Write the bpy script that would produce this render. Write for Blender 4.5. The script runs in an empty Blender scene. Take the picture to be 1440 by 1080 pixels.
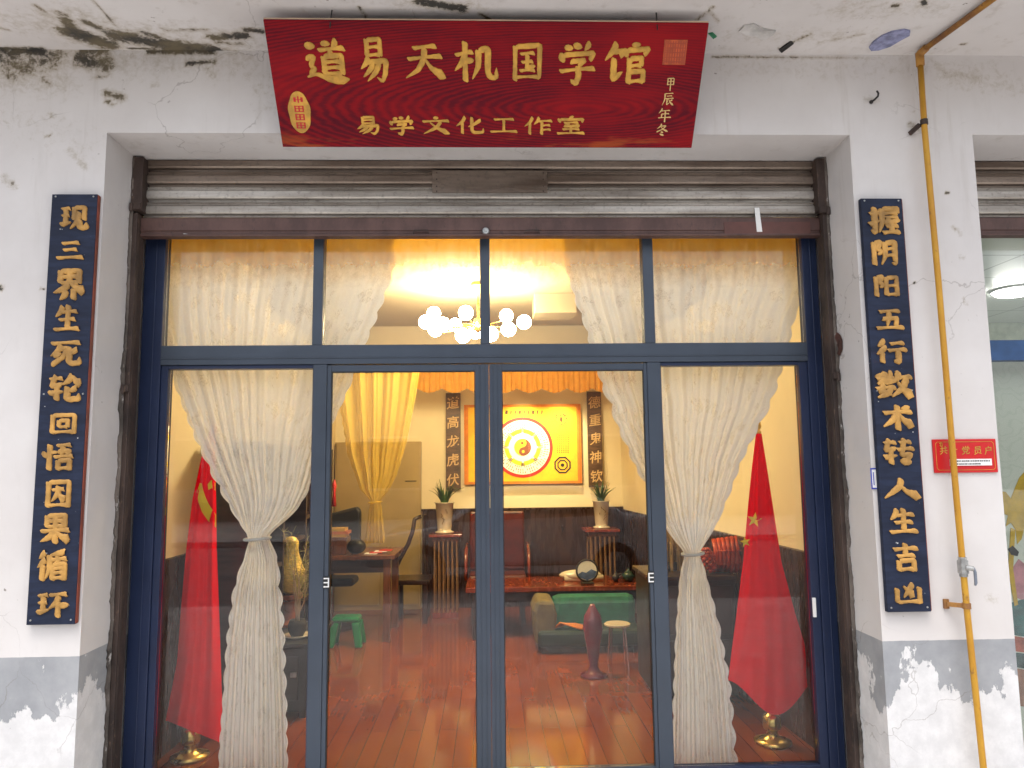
import bpy, bmesh, math, random
import numpy as np
from mathutils import Vector, Matrix
random.seed(7); rng = np.random.default_rng(7)
S = bpy.context.scene; COL = S.collection; PI = math.pi

# ------------------------------------------------------------------ camera, sky, sun, exposure
F = 1040.0; CAM = np.array([0.0, -3.55, 1.6])
def axes(yaw, pitch, roll):
    fwd = np.array([math.sin(yaw)*math.cos(pitch), math.cos(yaw)*math.cos(pitch), math.sin(pitch)])
    r = np.array([math.cos(yaw), -math.sin(yaw), 0.0]); u = np.cross(r, fwd)
    c, s = math.cos(roll), math.sin(roll)
    return np.array([c*r + s*u, -s*r + c*u, fwd])
AX = axes(math.radians(1.814), math.radians(6.39), math.radians(-0.633))
cd = bpy.data.cameras.new('camera'); cam = bpy.data.objects.new('camera', cd); COL.objects.link(cam)
cd.sensor_fit = 'HORIZONTAL'; cd.sensor_width = 36; cd.lens = 36*F/1440; cd.clip_start = 0.05; cd.clip_end = 500
mw = Matrix.Identity(4)
for i in range(3):
    mw[i][0] = AX[0][i]; mw[i][1] = AX[1][i]; mw[i][2] = -AX[2][i]; mw[i][3] = CAM[i]
cam.matrix_world = mw; S.camera = cam

world = bpy.data.worlds.new('World'); S.world = world; world.use_nodes = True
wn = world.node_tree; bg = wn.nodes['Background']
sky = wn.nodes.new('ShaderNodeTexSky'); sky.sky_type = 'NISHITA'; sky.sun_disc = False
SUN_EL, SUN_AZ = math.radians(76), math.radians(192)
sky.sun_elevation = SUN_EL; sky.sun_rotation = SUN_AZ; sky.air_density = 1.0; sky.dust_density = 4.0
hs = wn.nodes.new('ShaderNodeHueSaturation'); hs.inputs['Saturation'].default_value = 0.35   # overcast: grey sky
wn.links.new(sky.outputs[0], hs.inputs['Color']); wn.links.new(hs.outputs[0], bg.inputs[0])
bg.inputs[1].default_value = 0.15
sl = bpy.data.lights.new('sun', 'SUN'); sl.energy = 1.1; sl.angle = math.radians(40); sl.color = (1.0, 0.95, 0.90)
sun = bpy.data.objects.new('sun', sl); COL.objects.link(sun)
sd = Vector((math.sin(SUN_AZ)*math.cos(SUN_EL), math.cos(SUN_AZ)*math.cos(SUN_EL), math.sin(SUN_EL)))
sun.rotation_euler = sd.to_track_quat('Z', 'Y').to_euler(); sun.location = (0, -6, 8)
S.view_settings.view_transform = 'Standard'; S.view_settings.look = 'None'; S.view_settings.gamma = 1
S.view_settings.exposure = 1.27
S.cycles.use_denoising = True; S.cycles.max_bounces = 10; S.cycles.transparent_max_bounces = 24
S.cycles.sample_clamp_indirect = 6.0; S.cycles.caustics_reflective = False; S.cycles.caustics_refractive = False

# ------------------------------------------------------------------ helpers
def ray(px, py):
    return AX.T @ np.array([(px-720)/F, -(py-540)/F, 1.0])
def at(px, py, Y):
    d = ray(px, py); p = CAM + d*(Y-CAM[1])/d[1]; return Vector(p)
def atz(px, py, Z):
    d = ray(px, py); p = CAM + d*(Z-CAM[2])/d[2]; return Vector(p)

class MB:
    def __init__(s): s.v = []; s.f = []; s.m = []
    def add(s, vs, fs, mi=0):
        o = len(s.v); s.v += [tuple(p) for p in vs]
        for f in fs: s.f.append(tuple(i+o for i in f)); s.m.append(mi)
        return s
    def box(s, x0, y0, z0, x1, y1, z1, mi=0):
        x0, x1 = min(x0, x1), max(x0, x1); y0, y1 = min(y0, y1), max(y0, y1); z0, z1 = min(z0, z1), max(z0, z1)
        v = [(x0,y0,z0),(x1,y0,z0),(x1,y1,z0),(x0,y1,z0),(x0,y0,z1),(x1,y0,z1),(x1,y1,z1),(x0,y1,z1)]
        return s.add(v, [(0,3,2,1),(4,5,6,7),(0,1,5,4),(1,2,6,5),(2,3,7,6),(3,0,4,7)], mi)
    def bar(s, a, b, w, h, mi=0):
        a, b = Vector(a), Vector(b); d = (b-a).normalized()
        r = d.cross(Vector((0,0,1)) if abs(d.z) < .9 else Vector((0,1,0))).normalized()*w/2; u = r.cross(d).normalized()*h/2
        v = [p+sr*r+su*u for p in (a,b) for sr,su in ((-1,-1),(1,-1),(1,1),(-1,1))]
        return s.add(v, [(3,2,1,0),(4,5,6,7),(0,1,5,4),(1,2,6,5),(2,3,7,6),(3,0,4,7)], mi)
    def flat(s, a, b, w, t=.0008):               # a thin printed stroke lying in an (x, z) plane
        a, b = Vector(a), Vector(b); d = (b-a).normalized(); p = Vector((-d.z, 0, d.x))*w/2
        q = [a-p, b-p, b+p, a+p]; y = Vector((0, t, 0))
        return s.add([c-y for c in q]+[c+y for c in q], [(0,1,2,3),(7,6,5,4),(0,4,5,1),(1,5,6,2),(2,6,7,3),(3,7,4,0)])
    def tube(s, pts, r, n=10, mi=0):
        pts = [Vector(p) for p in pts]; k = len(pts); rs = r if isinstance(r, (list, tuple)) else [r]*k
        vs = []; prev = None
        for i, p in enumerate(pts):
            d = (pts[min(i+1,k-1)]-pts[max(i-1,0)]).normalized()
            a = prev if prev is not None else (Vector((1,0,0)) if abs(d.x) < .9 else Vector((0,1,0)))
            a = (a - d*a.dot(d)).normalized(); prev = a; b = d.cross(a)
            for j in range(n):
                t = 2*PI*j/n; vs.append(p + (a*math.cos(t)+b*math.sin(t))*rs[i])
        fs = [(i*n+j, i*n+(j+1)%n, (i+1)*n+(j+1)%n, (i+1)*n+j) for i in range(k-1) for j in range(n)]
        fs += [tuple(range(n-1,-1,-1)), tuple(range((k-1)*n, k*n))]
        return s.add(vs, fs, mi)
    def lathe(s, prof, c, n=24, mi=0):
        c = Vector(c); vs = []; k = len(prof)
        for r, z in prof:
            for j in range(n):
                t = 2*PI*j/n; vs.append((c.x+r*math.cos(t), c.y+r*math.sin(t), c.z+z))
        fs = [(i*n+j, i*n+(j+1)%n, (i+1)*n+(j+1)%n, (i+1)*n+j) for i in range(k-1) for j in range(n)]
        fs += [tuple(range(n-1,-1,-1)), tuple(range((k-1)*n, k*n))]
        return s.add(vs, fs, mi)
    def ball(s, c, r, n=16, sc=(1,1,1), mi=0):
        prof = [(max(1e-4, math.sin(PI*i/n))*r, -math.cos(PI*i/n)*r) for i in range(n+1)]
        o = len(s.v); s.lathe(prof, (0,0,0), n*2, mi)
        for i in range(o, len(s.v)):
            p = s.v[i]; s.v[i] = (c[0]+p[0]*sc[0], c[1]+p[1]*sc[1], c[2]+p[2]*sc[2])
        return s
    def prism(s, poly, y0, y1, mi=0):            # outline in (x, z), extruded along y
        n = len(poly)
        v = [(x, y0, z) for x, z in poly] + [(x, y1, z) for x, z in poly]
        fs = [tuple(range(n)), tuple(range(2*n-1, n-1, -1))] + [(i, i+n, (i+1)%n+n, (i+1)%n) for i in range(n)]
        return s.add(v, fs, mi)
    def prof_x(s, prof, x0, x1, mi=0):           # open (y, z) profile swept along x
        n = len(prof); v = [(x0, y, z) for y, z in prof] + [(x1, y, z) for y, z in prof]
        return s.add(v, [(i, i+1, i+1+n, i+n) for i in range(n-1)], mi)
    def grid(s, P, mi=0):
        R, C = len(P), len(P[0]); v = [p for row in P for p in row]
        return s.add(v, [(i*C+j, i*C+j+1, (i+1)*C+j+1, (i+1)*C+j) for i in range(R-1) for j in range(C-1)], mi)

def rootloc(o):
    l = Vector((0,0,0))
    while o is not None: l = l + o.location; o = o.parent
    return l
def build(mb, name, mat, parent=None, smooth=False, bevel=0, local=False, uv=None, solid=0, base=False):
    me = bpy.data.meshes.new(name)
    off = Vector((0,0,0)) if (local or parent is None) else rootloc(parent)
    o = bpy.data.objects.new(name, me)
    if parent is None and base and mb.v:
        A = np.array(mb.v); off = Vector(((A[:,0].min()+A[:,0].max())/2, (A[:,1].min()+A[:,1].max())/2, A[:,2].min())); o.location = off
    me.from_pydata([(p[0]-off.x, p[1]-off.y, p[2]-off.z) for p in mb.v], [], mb.f)
    for m in (mat if isinstance(mat, (list, tuple)) else [mat]): me.materials.append(m)
    me.polygons.foreach_set('material_index', mb.m)
    if uv is not None:
        L = me.uv_layers.new(name='UVMap')
        idx = np.zeros(len(me.loops), dtype=np.int32); me.loops.foreach_get('vertex_index', idx)
        L.data.foreach_set('uv', np.array(uv, dtype=np.float32)[idx].ravel())
    if smooth: me.polygons.foreach_set('use_smooth', [True]*len(me.polygons))
    me.update(); COL.objects.link(o)
    if parent is not None: o.parent = parent
    if bevel:
        b = o.modifiers.new('bevel', 'BEVEL'); b.width = bevel; b.segments = 2; b.limit_method = 'ANGLE'; b.angle_limit = .6
    if solid:
        m = o.modifiers.new('solid', 'SOLIDIFY'); m.thickness = solid; m.offset = 0
    return o
def build_each(mb, name, mat, parent, **k):
    """every loose piece of the mesh becomes a part of its own"""
    n = len(mb.v); par = list(range(n))
    def find(a):
        while par[a] != a: par[a] = par[par[a]]; a = par[a]
        return a
    for f in mb.f:
        for b in f[1:]: par[find(f[0])] = find(b)
    grp = {}
    for f, m in zip(mb.f, mb.m): grp.setdefault(find(f[0]), []).append((f, m))
    out = []
    for fs in grp.values():
        ids = sorted({i for f, _ in fs for i in f}); mp = {i: j for j, i in enumerate(ids)}; q = MB(); q.v = [mb.v[i] for i in ids]
        q.f = [tuple(mp[i] for i in f) for f, _ in fs]; q.m = [m for _, m in fs]; out.append(build(q, name, mat, parent, **k))
    return out
def tag(o, label=None, cat=None, group=None, kind=None):
    if label: o['label'] = label
    if cat: o['category'] = cat
    if group: o['group'] = group
    if kind: o['kind'] = kind
    return o
def thing(name, label, cat, loc, group=None):
    o = bpy.data.objects.new(name, None); o.empty_display_size = .1; COL.objects.link(o); o.location = Vector(loc)
    return tag(o, label, cat, group)

# ------------------------------------------------------------------ materials
class NT:
    def __init__(s, name):
        s.m = bpy.data.materials.new(name); s.m.use_nodes = True; s.t = s.m.node_tree
        s.b = s.t.nodes['Principled BSDF']; s.out = s.t.nodes['Material Output']
    def n(s, ty, **k):
        x = s.t.nodes.new('ShaderNode'+ty)
        for a, b in k.items(): setattr(x, a, b)
        return x
    def l(s, a, b): s.t.links.new(a, b)
    def val(s, sock, x):
        if isinstance(x, (int, float)): sock.default_value = x
        elif isinstance(x, tuple): sock.default_value = x if len(x) == len(sock.default_value) else (*x, 1)
        else: s.l(x, sock)
    def math(s, op, a, b=0.0, clamp=False):
        x = s.n('Math', operation=op); x.use_clamp = clamp; s.val(x.inputs[0], a); s.val(x.inputs[1], b); return x.outputs[0]
    def mix(s, f, a, b):
        x = s.n('Mix', data_type='RGBA'); s.val(x.inputs[0], f); s.val(x.inputs[6], a); s.val(x.inputs[7], b); return x.outputs[2]
    def coord(s, kind='Object', scale=(1,1,1), rot=(0,0,0)):
        if kind == 'Position': c = s.n('NewGeometry').outputs['Position']
        else: c = s.n('TexCoord').outputs[kind]
        mp = s.n('Mapping'); mp.inputs['Scale'].default_value = scale; mp.inputs['Rotation'].default_value = rot
        s.l(c, mp.inputs[0]); return mp.outputs[0]
    def noise(s, vec, scale=5, detail=5, rough=.6, dist=0):
        x = s.n('TexNoise'); s.l(vec, x.inputs['Vector']); x.inputs['Scale'].default_value = scale
        x.inputs['Detail'].default_value = detail; x.inputs['Roughness'].default_value = rough; x.inputs['Distortion'].default_value = dist
        return x.outputs[0]
    def ss(s, x, a, b):
        r = s.n('MapRange', interpolation_type='SMOOTHSTEP'); s.val(r.inputs[0], x); r.inputs[1].default_value = a; r.inputs[2].default_value = b
        return r.outputs[0]
    def bump(s, h, strength=.3, dist=.01):
        x = s.n('Bump'); x.inputs['Strength'].default_value = strength; x.inputs['Distance'].default_value = dist; s.l(h, x.inputs['Height'])
        s.l(x.outputs[0], s.b.inputs['Normal'])
    def sepz(s, kind='Position'):
        c = s.n('NewGeometry').outputs['Position'] if kind == 'Position' else s.n('TexCoord').outputs[kind]
        x = s.n('SeparateXYZ'); s.l(c, x.inputs[0]); return x.outputs

MATS = {}
def pm(name, col, rough=.5, metal=0, var=.2, scale=6, col2=None, bump=0, bscale=60, stretch=(1,1,1), rv=.12, coat=0, det=5):
    if name in MATS: return MATS[name]
    t = NT(name); v = t.coord('Object', stretch)
    nz = t.noise(v, scale, det, .62)
    c1 = tuple(max(0, c*(1-var)) for c in col); c2 = col2 if col2 else tuple(min(1, c*(1+var)) for c in col)
    t.l(t.mix(t.ss(nz, .3, .7), c1, c2), t.b.inputs['Base Color'])
    r = t.math('ADD', t.math('MULTIPLY', t.math('SUBTRACT', nz, .5), rv*2), rough, True); t.l(r, t.b.inputs['Roughness'])
    t.b.inputs['Metallic'].default_value = metal
    if coat: t.b.inputs['Coat Weight'].default_value = coat; t.b.inputs['Coat Roughness'].default_value = .1
    if bump: t.bump(t.noise(v, bscale, 4, .6), bump, .006)
    MATS[name] = t.m; return t.m
def glow(name, col, strength):
    t = NT(name); t.b.inputs['Emission Color'].default_value = (*col, 1); t.b.inputs['Emission Strength'].default_value = strength
    t.b.inputs['Base Color'].default_value = (*col, 1); return t.m

def facade_mat():
    t = NT('weathered_white_paint'); P = t.coord('Position'); xyz = t.sepz(); z = xyz[2]
    big = t.noise(P, 1.3, 5, .6); fine = t.noise(P, 9, 8, .7); mid = t.noise(P, 4.5, 7, .62)
    paint = t.mix(t.ss(big, .3, .72), (.57,.535,.515), (.65,.622,.606))
    smud = t.noise(t.coord('Position', (3, 3, .9)), 2.2, 7, .7)
    paint = t.mix(t.math('MULTIPLY', t.ss(smud, .55, .8), .35), paint, (.45,.42,.40))
    speck = t.noise(P, 38, 3, .5); rare = t.noise(P, 2.4, 3, .5)
    sp = t.math('MULTIPLY', t.ss(speck, .70, .74), t.ss(rare, .52, .62)); paint = t.mix(t.math('MULTIPLY', sp, .8), paint, (.16,.13,.11))
    # grey dado band, flaked away towards the ground
    zz = t.math('ADD', z, t.math('MULTIPLY', t.math('SUBTRACT', fine, .5), .006))
    band = t.math('LESS_THAN', zz, .763)
    grey = t.mix(t.ss(mid, .3, .7), (.26,.268,.282), (.35,.355,.366))
    vn = t.noise(t.coord('Position', (1, 1, .55)), 4.2, 9, .66)
    pv = t.math('ADD', t.math('MULTIPLY', t.math('SUBTRACT', .565, z), 3.2), t.math('MULTIPLY', t.math('SUBTRACT', vn, .5), 3.4))
    fl = t.math('MULTIPLY', t.ss(fine, .66, .69), .9)
    peel = t.math('MAXIMUM', t.ss(pv, -.01, .04), fl)
    bare = t.mix(t.ss(fine, .35, .7), (.58,.572,.57), (.70,.69,.685))
    low = t.mix(peel, grey, bare); col = t.mix(band, paint, low)
    vc = t.n('TexVoronoi', feature='DISTANCE_TO_EDGE'); vc.inputs['Scale'].default_value = 1.5
    wv = t.n('VectorMath', operation='ADD'); t.l(P, wv.inputs[0]); nv = t.n('TexNoise'); t.l(P, nv.inputs['Vector']); nv.inputs['Scale'].default_value = 3.5; nv.inputs['Detail'].default_value = 6
    sc_ = t.n('VectorMath', operation='SCALE'); t.l(nv.outputs['Color'], sc_.inputs[0]); sc_.inputs['Scale'].default_value = .35; t.l(sc_.outputs[0], wv.inputs[1]); t.l(wv.outputs[0], vc.inputs['Vector'])
    crack = t.math('MULTIPLY', t.ss(vc.outputs['Distance'], .0045, .001), t.ss(t.noise(P, 1.1, 3, .5), .50, .60)); col = t.mix(t.math('MULTIPLY', crack, .38), col, (.16,.13,.11))
    stk = t.noise(t.coord('Position', (7, 7, .5)), 1.6, 6, .65); damp = t.math('MULTIPLY', t.ss(stk, .54, .74), t.ss(z, 2.3, 3.7)); col = t.mix(t.math('MULTIPLY', damp, .42), col, (.36,.31,.26))
    # mould and soot where the paint is stained
    a = t.n('Attribute', attribute_name='stain').outputs['Fac']
    n2 = t.noise(P, 24, 12, .80, .4); n3 = t.noise(P, 6, 5, .6)
    sv = t.math('ADD', a, t.math('MULTIPLY', t.math('SUBTRACT', n2, .5), 1.7))
    halo = t.math('MULTIPLY', t.ss(sv, .20, .75), .60); core = t.math('MULTIPLY', t.ss(sv, .58, .84), .93)
    col = t.mix(halo, col, (.30,.24,.15))
    mould = t.mix(t.ss(n3, .4, .62), (.012,.011,.010), (.11,.085,.045)); col = t.mix(core, col, mould)
    t.l(col, t.b.inputs['Base Color']); t.b.inputs['Roughness'].default_value = .85
    h = t.math('ADD', t.math('MULTIPLY', fine, .5), t.math('MULTIPLY', t.math('MULTIPLY', band, peel), -.5))
    t.bump(h, .35, .006); return t.m
M_FAC = facade_mat()

def wood_sign_mat():
    t = NT('red_lacquered_wood'); v = t.coord('Object', (.55, 1, 3.2))
    d = t.noise(v, 1.6, 3, .5); w = t.n('TexWave', wave_type='RINGS', rings_direction='SPHERICAL')
    mp = t.n('Mapping'); t.l(t.n('TexCoord').outputs['Object'], mp.inputs[0]); mp.inputs['Location'].default_value = (-.25, .1, -.55); mp.inputs['Scale'].default_value = (.55, 1, 3.0)
    t.l(mp.outputs[0], w.inputs['Vector']); w.inputs['Scale'].default_value = 9.5; w.inputs['Distortion'].default_value = 4.0; w.inputs['Detail'].default_value = 4; w.inputs['Detail Scale'].default_value = 1.3; w.inputs['Detail Roughness'].default_value = .65
    gr = t.noise(t.coord('Object', (1.2, 1, 38)), 5, 6, .7)
    c = t.mix(t.ss(t.math('ADD', t.math('MULTIPLY', w.outputs['Fac'], .26), t.math('MULTIPLY', t.noise(t.coord('Object', (.5, 1, 2.2)), 3.0, 6, .7), 1.05)), .42, .92), (.085,.003,.010), (.23,.004,.008))
    c = t.mix(t.ss(d, .45, .75), c, (.30,.006,.009)); c = t.mix(t.math('MULTIPLY', t.ss(gr, .55, .8), .4), c, (.08,.005,.018))
    x = t.sepz('Object'); low = t.math('MULTIPLY', t.ss(x[2], .10, .0), t.ss(t.noise(v, 5, 4, .6), .52, .66)); c = t.mix(t.math('MULTIPLY', low, .5), c, (.42,.10,.02))
    t.l(c, t.b.inputs['Base Color']); t.b.inputs['Roughness'].default_value = .5; t.b.inputs['Specular IOR Level'].default_value = .12; t.bump(gr, .25, .004); return t.m
M_SIGN = wood_sign_mat()

def board_mat():
    t = NT('worn_navy_board'); v = t.coord('Object', (1, 1, 1)); n1 = t.noise(t.coord('Object', (1, 1, 5)), 6, 6, .65); n2 = t.noise(v, 3.1, 6, .7); n3 = t.noise(v, 42, 3, .5)
    c = t.mix(t.ss(n1, .35, .7), (.006,.010,.027), (.013,.021,.050)); c = t.mix(t.ss(n2, .60, .66), c, (.075,.018,.014))
    c = t.mix(t.ss(n3, .72, .75), c, (.5,.5,.5))
    t.l(c, t.b.inputs['Base Color']); t.b.inputs['Roughness'].default_value = .6; t.b.inputs['Specular IOR Level'].default_value = .3; t.bump(n1, .3, .004); return t.m
M_NAVY = board_mat()

def rust_mat(name, c1, c2, c3, rough=.62, metal=.2, bump=.5):
    t = NT(name); P = t.coord('Position', (1, 1, .5)); a = t.noise(P, 6, 8, .7); b = t.noise(P, 30, 6, .7)
    c = t.mix(t.ss(a, .35, .65), c1, c2); c = t.mix(t.ss(b, .58, .70), c, c3)
    t.l(c, t.b.inputs['Base Color']); t.b.inputs['Roughness'].default_value = rough; t.b.inputs['Metallic'].default_value = metal; t.bump(b, bump, .006); return t.m
M_GUIDE = rust_mat('rusty_brown_steel', (.030,.020,.017), (.075,.048,.038), (.13,.085,.06))
M_RAIL = rust_mat('brown_painted_steel', (.070,.034,.028), (.12,.062,.050), (.055,.03,.025), .5, .1, .2)
M_MORT = rust_mat('broken_mortar', (.05,.042,.036), (.17,.14,.12), (.45,.42,.40), .95, 0, .9)
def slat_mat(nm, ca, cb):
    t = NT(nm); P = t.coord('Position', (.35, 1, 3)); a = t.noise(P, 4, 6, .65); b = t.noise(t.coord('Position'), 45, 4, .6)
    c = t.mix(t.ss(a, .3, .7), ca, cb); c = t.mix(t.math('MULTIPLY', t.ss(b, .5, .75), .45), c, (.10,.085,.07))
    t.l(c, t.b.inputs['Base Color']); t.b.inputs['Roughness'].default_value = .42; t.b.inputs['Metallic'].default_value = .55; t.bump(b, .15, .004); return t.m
M_SLAT = slat_mat('dusty_galvanised_slats', (.28,.245,.21), (.56,.52,.47)); M_SLATB = slat_mat('shaded_brown_slats', (.14,.10,.075), (.30,.24,.195))
M_GOLD = pm('gold_paint', (.52,.27,.034), .55, 0, .30, 14, bump=.25, bscale=40)
M_GOLDL = pm('carved_gold', (.42,.22,.048), .55, 0, .42, 9, bump=.35, bscale=55)
M_FRAME = pm('navy_aluminium', (.050,.064,.088), .38, .25, .10, 3, rv=.06)
M_FRAMEd = pm('dark_navy_aluminium', (.016,.026,.066), .36, .2, .12, 3, rv=.06)
M_SEAL = pm('black_rubber', (.015,.015,.016), .7)
M_YPIPE = rust_mat('yellow_gas_paint', (.44,.205,.010), (.53,.28,.018), (.27,.125,.022), .5, 0, .25)
M_RUSTP = rust_mat('rusted_yellow_paint', (.42,.20,.03), (.20,.085,.03), (.09,.045,.025), .7, 0, .4)
M_STEEL = pm('galvanised_fitting', (.38,.38,.37), .42, .7, .3, 20)
M_BRASS = pm('polished_brass', (.62,.42,.12), .28, .9, .15, 9)
M_CHROME = pm('stainless_pole', (.6,.6,.6), .2, 1, .05)
M_DKWOOD = pm('dark_rosewood', (.030,.013,.010), .32, 0, .45, 4, stretch=(1,1,8), coat=.3)
M_RDWOOD = pm('red_lacquer_wood', (.20,.034,.014), .25, 0, .35, 5, stretch=(6,1,1), coat=.5)
M_BROWN = pm('brown_desk_wood', (.13,.045,.018), .3, 0, .35, 5, stretch=(8,1,1), coat=.3)
M_BLACK = pm('black_leather', (.018,.017,.018), .42, 0, .3, 9, bump=.3)
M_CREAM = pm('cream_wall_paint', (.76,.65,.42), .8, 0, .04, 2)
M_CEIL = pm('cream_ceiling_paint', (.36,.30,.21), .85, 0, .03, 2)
M_WAIN = pm('dark_wainscot', (.042,.020,.015), .28, 0, .35, 3, stretch=(7,7,1), coat=.2)
M_CER = pm('glazed_white_ceramic', (.68,.60,.44), .18, 0, .06, 8, coat=.5)
M_INK = pm('black_ink', (.02,.018,.016), .7)
M_LEAF = pm('green_leaf', (.045,.10,.02), .45, 0, .5, 20)
M_DRY = pm('dry_straw', (.34,.22,.08), .8, 0, .35, 20)
M_SOIL = pm('dark_soil', (.02,.015,.011), .95, 0, .5, 40, bump=.8)
M_GPLAS = pm('green_plastic', (.010,.20,.065), .32, 0, .12, 5)
M_TEAL = pm('green_upholstery', (.012,.13,.075), .65, 0, .2, 12, bump=.2)
M_PAPER = pm('white_paper', (.78,.77,.75), .7, 0, .04)
M_REDP = pm('red_plaque_enamel', (.52,.010,.012), .35, 0, .06)
M_YEL = pm('flag_yellow', (.75,.52,.02), .7, 0, .05)
M_ORANGE = pm('orange_cloth', (.62,.20,.02), .8, 0, .18, 9)
M_RED = pm('bright_red', (.5,.02,.012), .5, 0, .2)
M_CONC = pm('pavement_concrete', (.47,.46,.45), .9, 0, .15, 3, bump=.3)
M_ASPH = pm('asphalt', (.05,.05,.052), .9, 0, .25, 30, bump=.5)

def fabric(name, col, transl=.35, sheer=0.0, var=.08, scale=30):
    t = NT(name); v = t.coord('Object'); nz = t.noise(v, scale, 4, .6)
    c = t.mix(nz, tuple(x*(1-var) for x in col), tuple(min(1, x*(1+var)) for x in col))
    d = t.n('BsdfDiffuse'); tr = t.n('BsdfTranslucent'); t.l(c, d.inputs[0]); t.l(c, tr.inputs[0])
    m = t.n('MixShader'); m.inputs[0].default_value = transl; t.l(d.outputs[0], m.inputs[1]); t.l(tr.outputs[0], m.inputs[2]); o = m.outputs[0]
    if sheer:
        tp = t.n('BsdfTransparent'); m2 = t.n('MixShader'); m2.inputs[0].default_value = sheer; t.l(o, m2.inputs[1]); t.l(tp.outputs[0], m2.inputs[2]); o = m2.outputs[0]
    t.l(o, t.out.inputs[0]); return t.m
M_FLAG = fabric('red_flag_satin', (.88,.002,.014), .16)
M_VAL = fabric('orange_valance_cloth', (.74,.37,.075), .45, .12, .25, 14)
M_SHEER = fabric('amber_sheer_cloth', (.80,.50,.07), .6, .38)
M_YSHEER = fabric('yellow_sheer_cloth', (.66,.46,.085), .40, .46)
def pelmet_mat():
    t = NT('amber_lace_pelmet'); uv = t.n('TexCoord').outputs['UV']; y = t.sepz('UV')[1]; nz = t.noise(uv, 26, 4, .65)
    c = t.mix(nz, (.62,.29,.012), (.80,.46,.035)); d = t.n('BsdfDiffuse'); tr = t.n('BsdfTranslucent'); t.l(c, d.inputs[0]); t.l(c, tr.inputs[0])
    m = t.n('MixShader'); m.inputs[0].default_value = .6; t.l(d.outputs[0], m.inputs[1]); t.l(tr.outputs[0], m.inputs[2])
    a = t.math('MULTIPLY', t.ss(t.math('ADD', y, t.math('MULTIPLY', t.math('SUBTRACT', nz, .5), .10)), .215, .045), .90)   # the net thins out towards the hem
    tp = t.n('BsdfTransparent'); m2 = t.n('MixShader'); t.l(a, m2.inputs[0]); t.l(tp.outputs[0], m2.inputs[1]); t.l(m.outputs[0], m2.inputs[2]); t.l(m2.outputs[0], t.out.inputs[0]); return t.m
M_PELM = pelmet_mat()
def lace():
    t = NT('white_lace'); uv = t.n('TexCoord').outputs['UV']; xyz = t.sepz('UV')
    def vor(sc, feat='F1'):
        x = t.n('TexVoronoi', feature=feat); x.inputs['Scale'].default_value = sc; t.l(uv, x.inputs['Vector']); return x.outputs['Distance']
    mesh = t.ss(vor(150), .40, .66)                        # net holes
    flo = t.ss(t.math('ADD', t.noise(uv, 11, 4, .6), t.math('MULTIPLY', vor(7), .35)), .56, .64)   # floral patches woven solid
    hole = t.math('MULTIPLY', mesh, t.math('SUBTRACT', .24, t.math('MULTIPLY', flo, .18)))
    al = t.math('SUBTRACT', 1.0, t.math('ADD', hole, .05), True)
    c = t.mix(flo, (.90,.87,.83), (.93,.91,.88))
    d = t.n('BsdfDiffuse'); tr = t.n('BsdfTranslucent'); t.l(c, d.inputs[0]); t.l(c, tr.inputs[0])
    m = t.n('MixShader'); m.inputs[0].default_value = .27; t.l(d.outputs[0], m.inputs[1]); t.l(tr.outputs[0], m.inputs[2])
    tp = t.n('BsdfTransparent'); m2 = t.n('MixShader'); t.l(al, m2.inputs[0]); t.l(tp.outputs[0], m2.inputs[1]); t.l(m.outputs[0], m2.inputs[2])
    b = t.n('Bump'); b.inputs['Strength'].default_value = .25; b.inputs['Distance'].default_value = .004; t.l(flo, b.inputs['Height']); t.l(b.outputs[0], d.inputs['Normal'])
    t.l(m2.outputs[0], t.out.inputs[0]); return t.m
M_LACE = lace()
def glass():
    t = NT('clear_shop_glass'); fr = t.n('Fresnel'); fr.inputs[0].default_value = 1.5
    tp = t.n('BsdfTransparent'); tp.inputs[0].default_value = (.96,.97,.965,1); gl = t.n('BsdfGlossy'); gl.inputs['Roughness'].default_value = 0.0
    bp = t.n('Bump'); bp.inputs['Strength'].default_value = .025; bp.inputs['Distance'].default_value = .02
    t.l(t.noise(t.coord('Object'), 1.2, 0, .5), bp.inputs['Height']); t.l(bp.outputs[0], gl.inputs['Normal'])
    m = t.n('MixShader'); t.l(t.math('MULTIPLY', fr.outputs[0], .76, True), m.inputs[0]); t.l(tp.outputs[0], m.inputs[1]); t.l(gl.outputs[0], m.inputs[2])
    t.l(m.outputs[0], t.out.inputs[0]); return t.m
M_GLASS = glass()
def floor_mat():
    t = NT('polished_red_planks'); mp = t.coord('Position', (1,1,1), (0,0,PI/2))
    br = t.n('TexBrick'); t.l(mp, br.inputs['Vector']); br.inputs['Scale'].default_value = 1; br.inputs['Brick Width'].default_value = 1.2; br.inputs['Row Height'].default_value = .105
    br.inputs['Mortar Size'].default_value = .0024; br.inputs['Color1'].default_value = (.15,.026,.004,1); br.inputs['Color2'].default_value = (.24,.050,.006,1); br.inputs['Mortar'].default_value = (.03,.008,.004,1)
    br.inputs['Bias'].default_value = -.1
    gr = t.noise(t.coord('Position', (14, .8, 1)), 4, 7, .65); pt = t.noise(t.coord('Position'), 1.6, 5, .6)
    c = t.mix(t.math('MULTIPLY', gr, .5), br.outputs[0], (.36,.090,.010)); c = t.mix(t.math('MULTIPLY', t.ss(pt, .40, .75), .4), c, (.10,.018,.008))
    t.l(c, t.b.inputs['Base Color']); t.l(t.math('ADD', .05, t.math('MULTIPLY', gr, .07)), t.b.inputs['Roughness'])
    t.bump(br.outputs['Fac'], -.3, .003); t.b.inputs['Specular IOR Level'].default_value = .35; return t.m
M_FLOOR = floor_mat()

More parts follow.
